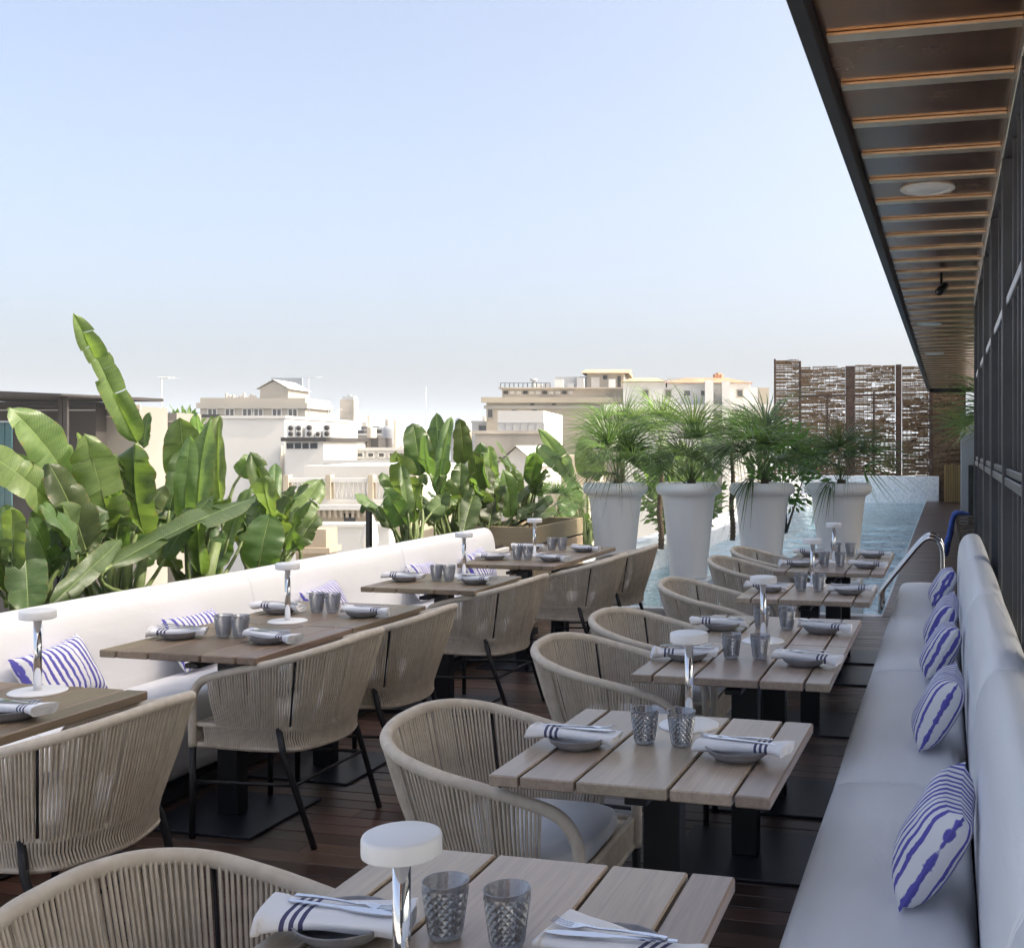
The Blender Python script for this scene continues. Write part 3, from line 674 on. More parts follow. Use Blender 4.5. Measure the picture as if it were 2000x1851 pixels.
def make_knife():
    b = MB(); xs = [-.105, -.1, -.04, -.005, .0, .03, .075, .097, .104]
    strip(b, [(x, 0, 0) for x in xs], [.003, .0045, .0042, .0040, .0055, .0085, .0085, .005, .0012], .0026)
    return b.mesh('knife', M_steel)
me_fork, me_knife = make_fork(), make_knife()
ZT = .735; seti = 0
def setting(cx, cy, side, where, onchair, flat=False):           # side -1: plate on the left edge, +1: on the right edge
    global seti; seti += 1; r = random.Random(seti)
    px_, py_ = cx + side * .218 + r.uniform(-.012, .012), cy - .055 + r.uniform(-.012, .012)
    o = link('plate', me_plate, None, (px_, py_, ZT + .0005)); tag(o, 'dark grey plate under the napkin on %s, %s' % (where, onchair), 'plate', 'plates laid on the tables')
    rz = r.uniform(-.20, .20) + (math.pi if side > 0 else 0) - (.1 if side > 0 else -.06)
    me = (napflat[seti % 2] if flat else naps[seti % 6])
    zn = ZT + .0165
    o = link('napkin', me, None, (px_ + side * .012, py_ + .0, zn), rz); tag(o, 'white napkin with dark stripes on %s, %s' % (where, onchair), 'napkin', 'striped napkins on the plates')
    zc = zn + (.0315 if not flat else .031)
    f_ = link('fork', me_fork, None, (px_ - .005, py_ + .012, zc), r.uniform(-.22, .22) + (0 if side < 0 else math.pi) + .08); tag(f_, 'steel fork lying on the napkin of %s, %s' % (where, onchair), 'fork', 'forks on the napkins')
    k_ = link('knife', me_knife, None, (px_ + .002, py_ - .006, zc + .0005), r.uniform(-.2, .2) + (0 if side < 0 else math.pi) - .05); tag(k_, 'steel knife lying on the napkin of %s, %s' % (where, onchair), 'knife', 'knives on the napkins')
for (cx, rows_, T) in ((RX, RT, TOR), (LX, LT, TOL)):
    for yy, rz, o in rows_:
        near = T is TOR and o == 'nearest'
        setting(cx, yy, -1, T[o], 'armchair side' if T is TOR else 'sofa side', near)
        setting(cx, yy, 1, T[o], 'sofa side' if T is TOR else 'armchair side', near)
        for dx, s_ in ((-.06, 'left'), (.047, 'right')):
            if T is TOL: dx *= .75; dx += -.01
            g = link('tumbler', me_glass, None, (cx + dx + rnd.uniform(-.006, .006), yy + .012 + rnd.uniform(-.008, .008) - (.03 if near else 0), ZT), rnd.uniform(0, .2))
            tag(g, 'smoked diamond cut tumbler, %s of the pair on %s' % (s_, T[o]), 'glass', 'smoked tumblers on the tables')

# ================================================================== striped pillows
def make_pillow(wd, hg, th, seed):
    r = random.Random(seed); n = 18; b = MB()
    for sgn in (1, -1):
        Pq = []
        for i in range(n + 1):
            u = -1 + 2 * i / n; row_ = []
            for j in range(n + 1):
                v_ = -1 + 2 * j / n
                t_ = max(0, (1 - u ** 4) * (1 - v_ ** 4)) ** .55
                pin = 1 - .10 * (1 - abs(u) ** 2) * abs(v_) ** 3; pin2 = 1 - .10 * (1 - abs(v_) ** 2) * abs(u) ** 3
                wob_ = .12 * math.sin(3 * u + seed) * math.sin(2.3 * v_ + seed * 2)
                row_.append((u * wd / 2 * pin2, v_ * hg / 2 * pin, sgn * (th / 2 * t_ * (1 + wob_))))
            Pq.append(row_ if sgn > 0 else row_)
        a, bb_ = len(Pq), len(Pq[0]); vs = [p for q in Pq for p in q]; uv = [(j / n * hg / .45, i / n * wd / .45) for i in range(a) for j in range(bb_)]
        f = [(i * bb_ + j, i * bb_ + j + 1, (i + 1) * bb_ + j + 1, (i + 1) * bb_ + j) for i in range(n) for j in range(n)]
        if sgn > 0: f = [q[::-1] for q in f]
        b.add(vs, f, True, uv)
    return b.mesh('pillow', M_pil)
pm = [make_pillow(.38, .275, .13, 1), make_pillow(.37, .28, .13, 2)]
def pillow(me, loc, xdir, tilt, roll, label, nx):
    # local x along the sofa, local y up its back, local z out of the back
    X = Vector((0, 1, 0)) * xdir; Z = Vector((nx * math.cos(tilt), 0, math.sin(tilt))); X = Matrix.Rotation(roll, 3, Z) @ X; Y = Z.cross(X)
    if Y.z < 0: X = -X; Y = -Y
    o = link('pillow', me); o.matrix_world = Matrix.Translation(loc) @ Matrix((X, Y, Z)).transposed().to_4x4()
    tag(o, label, 'pillow', 'blue striped pillows on the sofas')
for i, (yy, lab, tl, ro) in enumerate(((2.74, 'blue and white striped pillow nearest the camera on the right sofa', .42, -.06), (4.08, 'second striped pillow along the right sofa', .36, .0), (5.2, 'third striped pillow along the right sofa', .4, .1), (6.05, 'fourth striped pillow along the right sofa', .36, -.1), (7.55, 'striped pillow at the far end of the right sofa', .4, .05))):
    pillow(pm[i % 2], Vector((-.03, yy, .597)), 1, tl + .12, ro, lab, -1)
for i, (x, yy, lab, tl, ro) in enumerate(((-3.53, 3.76, 'striped pillow lying nearest the camera on the left sofa', .5, .12), (-3.53, 4.62, 'striped pillow partly hidden behind the second left-row table', .5, 0), (-3.53, 5.75, 'striped pillow behind the third left-row table', .5, .1), (-3.53, 7.0, 'striped pillow leaning behind the fourth left-row table', .5, -.05), (-3.53, 7.9, 'striped pillow at the far end of the left sofa', .5, .1))):
    pillow(pm[i % 2], Vector((x, yy, .600)), 1, tl, ro, lab, 1)

# ================================================================== pots and palms
prof = [(.001, .0), (.168, .0), (.178, .008), (.182, .03), (.196, .2), (.225, .5), (.255, .76), (.262, .800), (.272, .808), (.285, .812), (.305, .825), (.318, .848), (.321, .868), (.317, .892), (.303, .915), (.285, .926), (.262, .928), (.246, .920), (.240, .905), (.238, .86), (.001, .86)]
me_pot = MB().lathe(prof, 56).mesh('pot_body', M_pot); me_soil = MB().lathe([(.236, .868), (.15, .876), (.001, .882)], 24).mesh('soil', M_soil)
potxy = [(-3.165, 10.30), (-2.455, 10.42), (-1.755, 10.56), (-1.03, 10.74)]; ordn = ['leftmost', 'second from the left', 'third from the left', 'rightmost']
def frond(seed, L, pet, segs, spread, droop):
    r = random.Random(seed); b = MB()
    # petiole along +x rising, fan of narrow segments at its end
    tip = Vector((pet, 0, pet * .18)); b.tube([(0, 0, 0), (pet * .5, 0, pet * .14), tip], [.006, .0045, .004], 5, mi=1)
    for i in range(segs):
        a = -spread + 2 * spread * i / (segs - 1) + r.uniform(-.05, .05); ln = L * (1 - .25 * abs(a / spread) ** 2) * r.uniform(.88, 1.06)
        d = Vector((math.cos(a), math.sin(a), r.uniform(-.05, .16))).normalized(); sd = Vector((-math.sin(a), math.cos(a), 0)); m_ = 6; rows_ = []
        dr = droop * r.uniform(.6, 1.5)
        for k in range(m_):
            t_ = k / (m_ - 1); p = tip + d * ln * t_ + Vector((0, 0, -dr * ln * t_ ** 2.4)); w_ = .0066 * (math.sin(math.pi * min(1, t_ * .75 + .22))) * (1 - t_ ** 4) + .0006
            rows_.append([p - sd * w_, p + Vector((0, 0, -.35 * w_)), p + sd * w_])
        b.grid(rows_)
    return b.mesh('frond', [M_palm, M_stem])
drf = frond(9, .46, .26, 17, .55, 1.15)
fr_ = [frond(i, .46 + .07 * (i % 3), .34 + .12 * (i % 3), 21, 1.45, .22 + .24 * (i % 4)) for i in range(8)]
def palm(loc, h, label, seed, sc=1.0, nf=24, group=None, trunk=True, lowdroop=2):
    r = random.Random(seed); t = thing('palm_tree', label, 'palm', loc, 0, group)
    if trunk:
        b = MB(); z = 0; pts = []; rr = []
        while z < h: pts.append((.01 * math.sin(z * 9), .01 * math.cos(z * 7), z)); rr.append(.036 + .009 * (len(pts) % 2) - .01 * z); z += .03
        b.tube(pts, rr, 9).build('trunk', M_trunk, t)
    for i in range(nf):
        ring_ = i / nf; el = math.radians(78 - 58 * ring_ ** .8 + r.uniform(-8, 8)); az = i * 2.39996 + r.uniform(-.25, .25)
        drp = i >= nf - lowdroop
        if drp: el = math.radians(8); az = -1.62 + .8 * (i % 2) - .25
        o = link('frond', fr_[r.randrange(8)] if not drp else drf, t); s_ = sc * r.uniform(.82, 1.12); o.scale = (s_, s_, s_)
        o.rotation_euler = (r.uniform(-.7, .7) if not drp else 0, -el, az); o.location = (0, 0, h - .10 * ring_)
    return t
for i, ((x, yy), o) in enumerate(zip(potxy, ordn)):
    t = thing('planter_pot', 'tall white rimmed pot, %s of the four by the pool' % o, 'pot', (x, yy, .25), 0, 'white pots at the pool')
    link('pot_body', me_pot, t); link('soil', me_soil, t)
    q = MB().box(x - .225, x + .225, yy - .24, yy + .24, -.95, .249, .005).build('pot_plinth', M_mos); tag(q, 'mosaic block in the pool carrying the white pot %s' % o, 'plinth', 'mosaic blocks under the pots')
    palm((x + .02, yy, .25 + .87), (.10, .10, .12, .10)[i], 'green fan palm growing in the white pot %s' % o, 11 + i, (.86, .82, .90, .80)[i], (24, 21, 25, 19)[i], 'fan palms in the white pots', True, (0, 0, 1, 1)[i])

# ================================================================== banana plants
def leaf(parent, B, T, W, face, bend=.12, fold=.35, tears=2, seed=0, pet=None, tw=0, sag=0, m=None):
    """blade from B to T, W wide, upper face towards `face`; pet: foot of its stalk"""
    r = random.Random(seed * 7 + 1); B, T = Vector(B), Vector(T); ax = T - B; L = ax.length; face = Vector(face)
    nrm = (face - ax * (face.dot(ax) / ax.length_squared)).normalized()
    C = (B + T) / 2 + nrm * bend * L + Vector((0, 0, sag * L)); NU = 22; NV = 5; mb = MB()
    cur = []; 
    for i in range(NU + 1):
        t_ = i / NU; p = B * (1 - t_) ** 2 + C * 2 * t_ * (1 - t_) + T * t_ * t_; d = ((C - B) * (1 - t_) + (T - C) * t_).normalized(); cur.append((p, d))
    ph = [r.uniform(0, 6.3) for _ in range(4)]
    def wprof(t_): 
        return (min(1, (t_ / .16)) ** .6) * (max(0, 1 - max(0, (t_ - .62) / .38) ** 2.3)) ** .62 * (1 - .12 * abs(t_ - .4))
    for sgn in (1, -1):
        cuts = sorted([r.randrange(4, NU - 1) for _ in range(tears + r.randrange(0, 4))]); segs = []; a = 0
        for c in cuts:
            if c - a > 1: segs.append((a, c)); a = c
        segs.append((a, NU))
        for si, (a, c) in enumerate(segs):
            fo = fold * (1 + r.uniform(-.8, .9)) + (.32 if si else 0) * r.uniform(-1, 1)
            rows_ = []; uvs = []
            for i in range(a, c + 1):
                p, d = cur[i]; t_ = i / NU; nn = (nrm - d * nrm.dot(d)).normalized(); side = d.cross(nn) * sgn
                rot = tw * (t_ - .3); side, nn = side * math.cos(rot) + nn * math.sin(rot) * sgn, nn * math.cos(rot) - side * math.sin(rot) * sgn
                ww = W / 2 * wprof(t_) 
                if (i == a and si > 0) or (i == c and si < len(segs) - 1): ww *= r.uniform(.86, 1.0)
                row_ = []
                for j in range(NV + 1):
                    q = j / NV; s_ = ww * q; ang = fo * (1.0 - .75 * q) 
                    off = side * (s_ * math.cos(fo * (1 - .45 * q))) + nn * (s_ * math.sin(fo * (1 - .45 * q)) )
                    wav = .020 * W / .2 * q * q * math.sin(t_ * 9 + ph[0] + sgn) + .006 * W / .2 * q * math.sin(t_ * 27 + ph[1] * sgn)
                    tip_drag = -d * (ww * .10 * q * q) if (i == a and si > 0) else d * (ww * -.02 * q)
                    row_.append(p + off + nn * (wav - .06 * W * q * q) + tip_drag); uvs.append((t_ * L / .9, .5 + sgn * .5 * q))
                rows_.append(row_)
            A_, B_ = len(rows_), NV + 1; vs = [x for q in rows_ for x in q]
            f = [(i * B_ + j, i * B_ + j + 1, (i + 1) * B_ + j + 1, (i + 1) * B_ + j) for i in range(A_ - 1) for j in range(NV)]
            if sgn < 0: f = [q[::-1] for q in f]
            mb.add(vs, f, True, uvs)
    mb.tube([c[0] - nrm * .004 for c in cur[:-1]], [.0085 * (1 - .75 * i / NU) * max(.6, W / .25) for i in range(NU)], 6, mi=1)
    if pet is not None:
        pet = Vector(pet); d0 = cur[0][1]; m1 = B - d0 * min(.3, (B - pet).length * .45)
        pts = []
        for i in range(9):
            t_ = i / 8; pts.append(pet * (1 - t_) ** 2 + m1 * 2 * t_ * (1 - t_) + (B + d0 * .01) * t_ * t_)
        mb.tube(pts, [.018 - .010 * i / 8 for i in range(9)], 7, mi=1)
    return mb.build('leaf', [m or M_leaf, M_stem], parent)
trough = thing('planting_trough', 'long low planting trough behind the left banquette', 'planter')
MB().box(-4.7, -3.86, .6, 9.3, -.03, .62, .008).build('wall', M_white, trough)
MB().box(-4.66, -3.9, .64, 9.26, .622, .64).build('soil', M_soil, trough)
CAMV = Vector((0, 0, CH))
def plant(label, X, footpx, leaves, nfill, seed, zf=.63, dx=.25, fillh=(.5, 1.0)):
    r = random.Random(seed); f0 = at_x(footpx[0], footpx[1], X); foot = Vector((X, f0.y, zf))
    t = thing('banana_plant', label, 'plant', foot, 0, 'banana plants behind the sofa')
    t.matrix_world = Matrix.Translation(foot); inv = -foot
    for k in range(3):
        a = r.uniform(-.08, .08); MB().tube([(a, r.uniform(-.1, .1), -.0), (a * 1.5, r.uniform(-.1, .1), .35)], [.035, .022], 9).build('stem', M_stem, t)
    for i, lf in enumerate(leaves):
        (bx, by), (tx, ty), wpx, ox = lf[:4]; kw = dict(lf[4]) if len(lf) > 4 else {}
        Xb = X + ox; Xt = Xb + kw.pop('tx', r.uniform(-.12, .12)); b_ = at_x(bx, by, Xb); t_ = at_x(tx, ty, Xt)
        dist = (b_ - CAMV).dot(Vector((-sy_, cy_, 0))); W = .88 * wpx * dist / FX
        face = kw.pop('face', None) or (CAMV - (b_ + t_) / 2).normalized() + Vector((r.uniform(-.9, .9), r.uniform(-.6, .3), r.uniform(-.2, .8)))
        if 'behind' in kw: kw.pop('behind'); face = -((CAMV - (b_ + t_) / 2).normalized()) + Vector((.2, .1, .5))
        pet = Vector((X + r.uniform(-.08, .08), foot.y + r.uniform(-.1, .1), zf)) if kw.pop('pet', True) else None
        leaf(t, b_ + inv, t_ + inv, W, face, seed=seed * 31 + i, pet=(pet + inv) if pet is not None else None, **kw)
    for i in range(nfill + 5):
        a = r.uniform(0, 6.28); rad = r.uniform(.1, .35); h = r.uniform(*fillh); b_ = Vector((rad * .5 * math.cos(a), rad * math.sin(a), h * .45)); L = r.uniform(.3, .5)
        t_ = b_ + Vector((math.cos(a) * L * r.uniform(.2, .6), math.sin(a) * L * r.uniform(.3, .8), L * r.uniform(.2, .9)))
        leaf(t, b_, t_, r.uniform(.10, .19), Vector((math.cos(a) * -.4 + .5, -.3 + math.sin(a) * -.3, .8)), seed=seed * 77 + i, pet=Vector((r.uniform(-.05, .05), r.uniform(-.08, .08), 0)), sag=r.uniform(-.05, .1))
    return t
plant('banana plant at the left edge with broad drooping leaves, behind the sofa', -4.15, (60, 1195), [
    ((145, 960), (18, 795), 96, .0, dict(fold=.55, bend=.18)), ((125, 1005), (-45, 872), 84, .08, dict(bend=.15)),
    ((55, 1200), (42, 1028), 84, .2, dict(tears=1)), ((170, 1085), (95, 905), 92, .12, dict(tears=3)), ((150, 1085), (80, 985), 70, .2, {}),
    ((95, 1185), (238, 1052), 52, .22, dict(tears=1)), ((20, 1080), (10, 985), 70, .05, {}), ((100, 1130), (60, 1010), 60, .0, {}), ((30, 1180), (-20, 1060), 70, -.05, {}), ((60, 960), (20, 880), 80, -.2, {})], 5, 3)
plant('banana plant with the tallest leaf standing rolled against the sky', -4.2, (225, 1165), [
    ((268, 866), (142, 611), 66, -.02, dict(fold=.9, bend=.05, tears=2, tx=.0)), ((264, 866), (282, 1045), 138, .12, dict(bend=.12, tears=3, fold=.25, pet=False)),
    ((215, 1030), (165, 848), 96, .08, dict(tears=3)), ((190, 900), (150, 845), 40, .1, dict(pet=False)), ((205, 1000), (250, 905), 80, .1, dict(pet=False, tears=3)), ((240, 900), (195, 925), 46, .0, dict(pet=False)),
    ((150, 1075), (120, 985), 80, .15, {}), ((265, 960), (315, 1000), 60, .0, {}), ((280, 875), (292, 805), 26, -.1, dict(pet=False)), ((255, 1060), (300, 960), 70, -.1, {}), ((180, 1100), (215, 990), 70, .05, {})], 6, 5)
plant('banana plant with a group of narrow upright leaves, centre of the left clump', -4.2, (395, 1135), [
    ((393, 1128), (412, 812), 92, .05, dict(tears=1, fold=.35)), ((432, 990), (430, 812), 62, -.05, dict(fold=.8, tears=1)), ((372, 985), (352, 815), 86, -.15, dict(tears=1)),
    ((362, 1030), (372, 850), 50, .1, {}), ((405, 1135), (452, 1040), 84, .0, dict(tears=1)), ((215, 1105), (500, 972), 74, .3, dict(bend=.05, fold=.3, tears=4, face=Vector((.3, -.6, .8)))),
    ((398, 868), (385, 808), 42, -.25, dict(pet=False)), ((330, 1000), (352, 880), 46, .0, {}), ((440, 1060), (480, 1010), 60, .0, {}), ((345, 1110), (310, 1030), 70, .0, {})], 7, 9)
plant('banana plant at the right end of the left clump with bright split leaves', -4.2, (520, 1105), [
    ((562, 1035), (488, 882), 64, -.05, dict(fold=.8, bend=.2)), ((546, 1042), (515, 930), 86, .1, dict(tears=2)), ((562, 1032), (627, 936), 66, .0, dict(tears=2)),
    ((502, 1115), (527, 1003), 86, .15, dict(tears=1, fold=.2)), ((585, 1075), (560, 1025), 40, .1, {}), ((468, 930), (500, 890), 50, -.2, {}), ((470, 1060), (505, 960), 60, -.1, {}), ((540, 1110), (590, 1060), 40, .1, {})], 6, 13)
plant('banana plant with a dark round leaf at the back, left of the far clump', -4.2, (800, 1055), [
    ((822, 930), (806, 826), 66, -.1, dict(tears=1)), ((805, 975), (775, 885), 62, .0, dict(tears=2)), ((797, 1005), (783, 908), 34, .2, dict(tears=0, fold=.7)), ((793, 1024), (752, 955), 52, .1, {}), ((810, 1020), (830, 925), 44, .1, {}), ((800, 960), (760, 930), 50, -.1, {})], 6, 17)
plant('banana plant with tall pale split leaves in the middle of the far clump', -4.25, (880, 1045), [
    ((866, 932), (852, 806), 50, -.05, dict(tears=3)), ((858, 972), (882, 815), 40, .05, dict(fold=.8)), ((904, 910), (898, 818), 44, -.1, {}), ((896, 975), (900, 903), 44, .1, {}), ((842, 935), (832, 850), 44, .0, dict(tears=3)),
    ((905, 1035), (925, 965), 56, .15, {}), ((850, 1020), (870, 955), 60, .1, {}), ((885, 1000), (860, 930), 50, .0, {})], 7, 19)
plant('banana plant with arching grey green leaves at the right of the far clump', -4.25, (950, 1035), [
    ((970, 975), (938, 864), 44, .0, dict(fold=.9, bend=.2)), ((962, 940), (955, 870), 36, -.1, dict(fold=.8)), ((998, 1010), (982, 917), 50, .1, {}), ((1010, 965), (1006, 915), 34, .0, {}), ((935, 960), (925, 880), 40, -.1, {}), ((955, 1025), (965, 950), 52, .1, {})], 6, 23)
plant('banana plant leaning over the wooden planter box towards the pots', -4.2, (1030, 1020), [
    ((1012, 985), (1078, 930), 36, .1, {}), ((1040, 998), (1078, 970), 26, .2, {}), ((1010, 1015), (1050, 985), 30, .1, {}), ((1000, 1010), (1000, 950), 40, .0, {}), ((1040, 1010), (1090, 1000), 26, .1, {})], 3, 29, .78)
plant('banana plant behind the leftmost white pot', -4.6, (1150, 990), [
    ((1120, 950), (1052, 838), 40, .0, dict(tears=2)), ((1118, 930), (1046, 872), 34, .1, dict(tears=1)), ((1145, 935), (1140, 850), 44, .0, {}), ((1165, 940), (1160, 880), 34, .1, {}), ((1180, 930), (1190, 860), 40, .0, {}), ((1100, 1010), (1130, 940), 46, .0, {}), ((1120, 1040), (1100, 960), 40, 0, {})], 5, 31, .2, fillh=(.7, 1.5))
plant('banana plant between the second and third white pots', -4.7, (1330, 960), [
    ((1300, 930), (1295, 850), 44, .0, {}), ((1325, 930), (1335, 860), 40, .1, {}), ((1380, 900), (1400, 850), 50, .0, {}), ((1280, 960), (1265, 890), 40, .1, {}), ((1350, 920), (1370, 870), 46, .1, {})], 6, 37, .2, fillh=(.7, 1.6))

def leafclump(name, label, cat, c, rad, n, size, m, seed, group=None):
    r = random.Random(seed); t = thing(name, label, cat, (c[0], c[1], c[2] - rad[2] - .3), 0, group); b = MB()
    for i in range(n):
        while True:
            p = Vector((r.uniform(-1, 1), r.uniform(-1, 1), r.uniform(-1, 1)))
            if p.length < 1 and p.length > .35 * r.random(): break
        q = Vector((p.x * rad[0], p.y * rad[1], p.z * rad[2] + rad[2] + .3)); d = (p + Vector((0, 0, .4)) + Vector((r.uniform(-.6, .6), r.uniform(-.6, .6), r.uniform(-.4, .6)))).normalized()
        s_ = d.cross(Vector((r.uniform(-1, 1), r.uniform(-1, 1), r.uniform(-1, 1)))).normalized(); L = size * r.uniform(.7, 1.3); u_ = d.cross(s_)
        b.add([q, q + d * L * .5 + s_ * L * .22 + u_ * L * .06, q + d * L, q + d * L * .5 - s_ * L * .22 + u_ * L * .06], [(0, 1, 2, 3)], True, [(0, .5), (.5, 1), (1, .5), (.5, 0)])
    b.build('foliage', m, t)
    sb = MB()
    for i in range(6):
        a = r.uniform(0, 6.28); sb.tube([(0, 0, 0), (math.cos(a) * rad[0] * .5, math.sin(a) * rad[1] * .5, rad[2] + .2)], [.02, .006], 5)
    sb.build('stem', M_trunk, t); return t
c = at_d(1535, 915, 14.5); leafclump('shrub', 'bright green leafy shrub behind the rightmost two pots', 'shrub', c, (.5, .5, .55), 700, .13, M_shrub, 2)
c = at_d(1290, 850, 14.2); palm((c.x, c.y, .2), 1.35, 'sunlit palm standing behind the two leftmost pots', 61, .85, 18)
c = at_d(1430, 880, 15.5); palm((c.x, c.y, .2), 1.25, 'sunlit palm standing behind the third pot', 62, .85, 16)
c = at_d(1215, 850, 13.2); palm((c.x, c.y, .2), 1.3, 'sunlit palm standing behind the leftmost pot', 63, .85, 18)
c = at_d(1090, 985, 12.2); palm((c.x, c.y, .2), .62, 'low palm leaning beside the leftmost pot', 64, .62, 13)
c = at_d(350, 880, 20); leafclump('tree', 'small yellow green tree behind the left clump of banana plants', 'tree', c, (.55, .55, .75), 900, .14, M_shrub, 4)
c = at_d(1330, 960, 15.0); leafclump('shrub', 'dark green shrub low behind the second white pot', 'shrub', (c.x, c.y, .9), (.6, .6, .5), 600, .15, M_palm, 6)
c = at_d(1410, 960, 16.0); leafclump('shrub', 'dark green shrub low behind the third white pot', 'shrub', (c.x - .6, c.y, .8), (.45, .8, .6), 600, .15, M_palm, 8)

# wooden planter box
wb = thing('planter_box', 'wooden slatted planter box at the end of the left sofa', 'planter', (-4.05, 10.3, 0))
for i in range(4):
    z0 = .06 + i * .185
    MB().box(.285, .312, -.70, .70, z0, z0 + .165, .004).build('board', M_box, wb); MB().box(-.312, -.285, -.70, .70, z0, z0 + .165, .004).build('board', M_box, wb)
MB().box(-.284, .284, -.70, -.67, .06, .78, .004).build('end_panel', M_box, wb); MB().box(-.284, .284, .67, .70, .06, .78, .004).build('end_panel', M_box, wb)
MB().box(-.28, .28, -.665, .665, .02, .60).build('soil', M_soil, wb)
# railing posts between the plants
rl = thing('railing', 'dark railing with slim posts along the terrace edge', 'railing', (-4.62, 0, 0))
for yy in (4.9, 6.55, 8.15, 10.0):
    MB().box(-.02, .02, yy - .02, yy + .02, -.03, 1.02, .003).build('post', M_black, rl)
MB().box(-.012, .012, .6, 11.0, .30, .33, .003).build('rail', M_black, rl)

# ================================================================== pool ladder, screen and things at the far end
pl = thing('pool_ladder', 'pair of polished steel handrails curving over the pool edge', 'ladder', (0, 0, 0))
for dy in (0, .42):
    yy = 10.62 + dy
    path = cat_rom([(-.62, yy, -.6), (-.62, yy, -.1), (-.62, yy, .08), (-.595, yy, .17), (-.42, yy, .40), (-.26, yy, .60), (-.17, yy, .665), (-.085, yy, .64), (-.045, yy, .55), (-.04, yy, .35), (-.04, yy, .002)], 6)
    MB().tube(path, .021, 12).build('handrail', M_chrome, pl)
for z in (-.5, -.25): MB().box(-.66, -.6, 10.64, 11.02, z, z + .02, .003).build('step', M_chrome, pl)
sc_ = thing('woven_screen', 'tall brown woven screen with rusty posts at the far end of the pool', 'screen', (0, 31.15, 0))
for x, ztop, w_ in ((-4.80, 4.02, .05), (-4.08, 3.95, .07), (-2.66, 3.78, .26), (-1.32, 3.80, .16), (-.44, 3.8, .1), (-3.3, 3.0, .06), (-2.0, 3.05, .06)):
    MB().box(x - w_ / 2, x + w_ / 2, -.03, .03, .69, ztop, .004).build('post', M_rust, sc_)
MB().box(-4.045, -2.79, -.02, .02, 2.92, 2.98).box(-2.53, -1.4, -.02, .02, 2.92, 2.98).box(-4.045, -2.79, -.02, .02, .70, .76).box(-2.53, -1.4, -.02, .02, .70, .76).build('rail', M_rust, sc_)
def weave(x0, x1, z0, z1, seed, dens, step=.029):
    r = random.Random(seed); b = MB(); z = z0
    while z < z1:
        x = x0
        while x < x1:
            L = r.uniform(.16, .5); e = min(x1, x + L)
            if r.random() < dens:
                h = r.uniform(.016, .046); zz = z + r.uniform(-.012, .012); o = r.uniform(-.015, .015)
                b.add([(x, o, zz), (e, o + r.uniform(-.02, .02), zz + r.uniform(-.02, .02)), (e, o, zz + h), (x, o, zz + h)], [(0, 1, 2, 3)])
                b.add([(x, o + .006, zz), (e, o + .006, zz), (e, o + .006, zz + h), (x, o + .006, zz + h)], [(3, 2, 1, 0)])
            x = e + r.uniform(.0, .03)
        z += step
    x = x0
    while x < x1: b.box(x - .006, x + .006, -.012, .012, z0, z1); x += .115
    return b
for i, (x0, x1, z0, z1, dn) in enumerate(((-4.77, -4.12, .69, 3.98, .85), (-4.04, -2.8, .77, 3.76, .88), (-2.52, -1.42, .77, 3.78, .86), (-1.22, -.5, .70, 3.72, .92), (-.38, .45, -.02, 3.3, 1.0))):
    o = weave(x0, x1, z0, z1, 40 + i, dn).build('woven_panel', M_weave, sc_); o['kind'] = 'stuff'
for i, (x0, x1, z0, z1, dn) in enumerate(((-4.0, -1.3, .72, 2.2, .45), (-1.2, -.4, .72, 3.0, .6))):
    o = weave(x0, x1, z0, z1, 60 + i, dn).build('woven_panel', M_rust, sc_); o['kind'] = 'stuff'; o.location = (0, .12, 0)
MB().box(-.40, .5, .06, .12, -.02, 3.2).build('back_panel', M_rust, sc_)
ws = thing('slatted_cabinet', 'yellowish slatted wooden cabinet at the end of the pool deck', 'cabinet', (.28, 30.2, 0))
for i in range(12): MB().box(-.36 + i * .06, -.36 + i * .06 + .048, -.02, .02, .02, 1.02, .003).build('slat', M_slat, ws)
MB().box(-.36, .36, .022, .5, .02, 1.0).build('body', M_dark, ws)
gc = thing('cabinet_column', 'grey panelled column with a dark slatted base right of the pool deck', 'column', (.62, 22.2, 0))
MB().box(-.36, .5, -.1, .3, .0, 2.12, .005).build('body', M_grey, gc)
for i in range(7): MB().box(-.22 + i * .1, -.22 + i * .1 + .08, -.14, -.105, .0, 1.16, .003).build('slat', M_dark, gc)
palm((.95, 20.0, .3), 1.1, 'dark palm beside the grey column right of the pool deck', 71, 1.7, 22)
palm((1.2, 27.5, 1.6), .9, 'green palm under the far end of the canopy', 72, 1.5, 22)
wc = thing('wicker_armchair', 'brown wicker chair half hidden behind the end of the glazed front', 'chair', (.42, 12.6, 0))
b = MB()
for i in range(15):
    z = .32 + i * .032
    b.tube([(-.25 - .004 * i, .28, z), (-.27 - .004 * i, 0, z), (-.25 - .004 * i, -.28, z), (.0, -.32, z), (.3, -.3, z)], .014, 6)
for i in range(14):
    yy = -.28 + .04 * i; b.tube([(-.25, yy, .06), (-.30, yy, .76)], .009, 5)
b.build('woven_back', M_wicker, wc); MB().box(-.24, .34, -.28, .28, .30, .40, .02).build('seat', M_wicker, wc)
for sx_ in (-.22, .3):
    for s2 in (-.26, .26): MB().tube([(sx_, s2, 0), (sx_, s2, .3)], .018, 8).build('leg', M_wicker, wc)
tw_ = MB()
for k, (dx, dl) in enumerate(((0, 0), (.02, -.10), (-.015, .04))):
    yy = 12.36 + k * .085
    tw_.tube(cat_rom([(.22 + dx, yy + .02, .775), (.14 + dx, yy, .80), (.075, yy, .775), (.045, yy + .01, .66), (.02 - dx, yy - .01, .52 + dl), (-.02, yy, .42 + dl)], 4), [.03, .034, .036, .038, .042, .045, .05, .05, .052, .052, .055, .055, .058, .058, .06, .06, .06, .058, .055, .05, .03], 10, flat=.55)
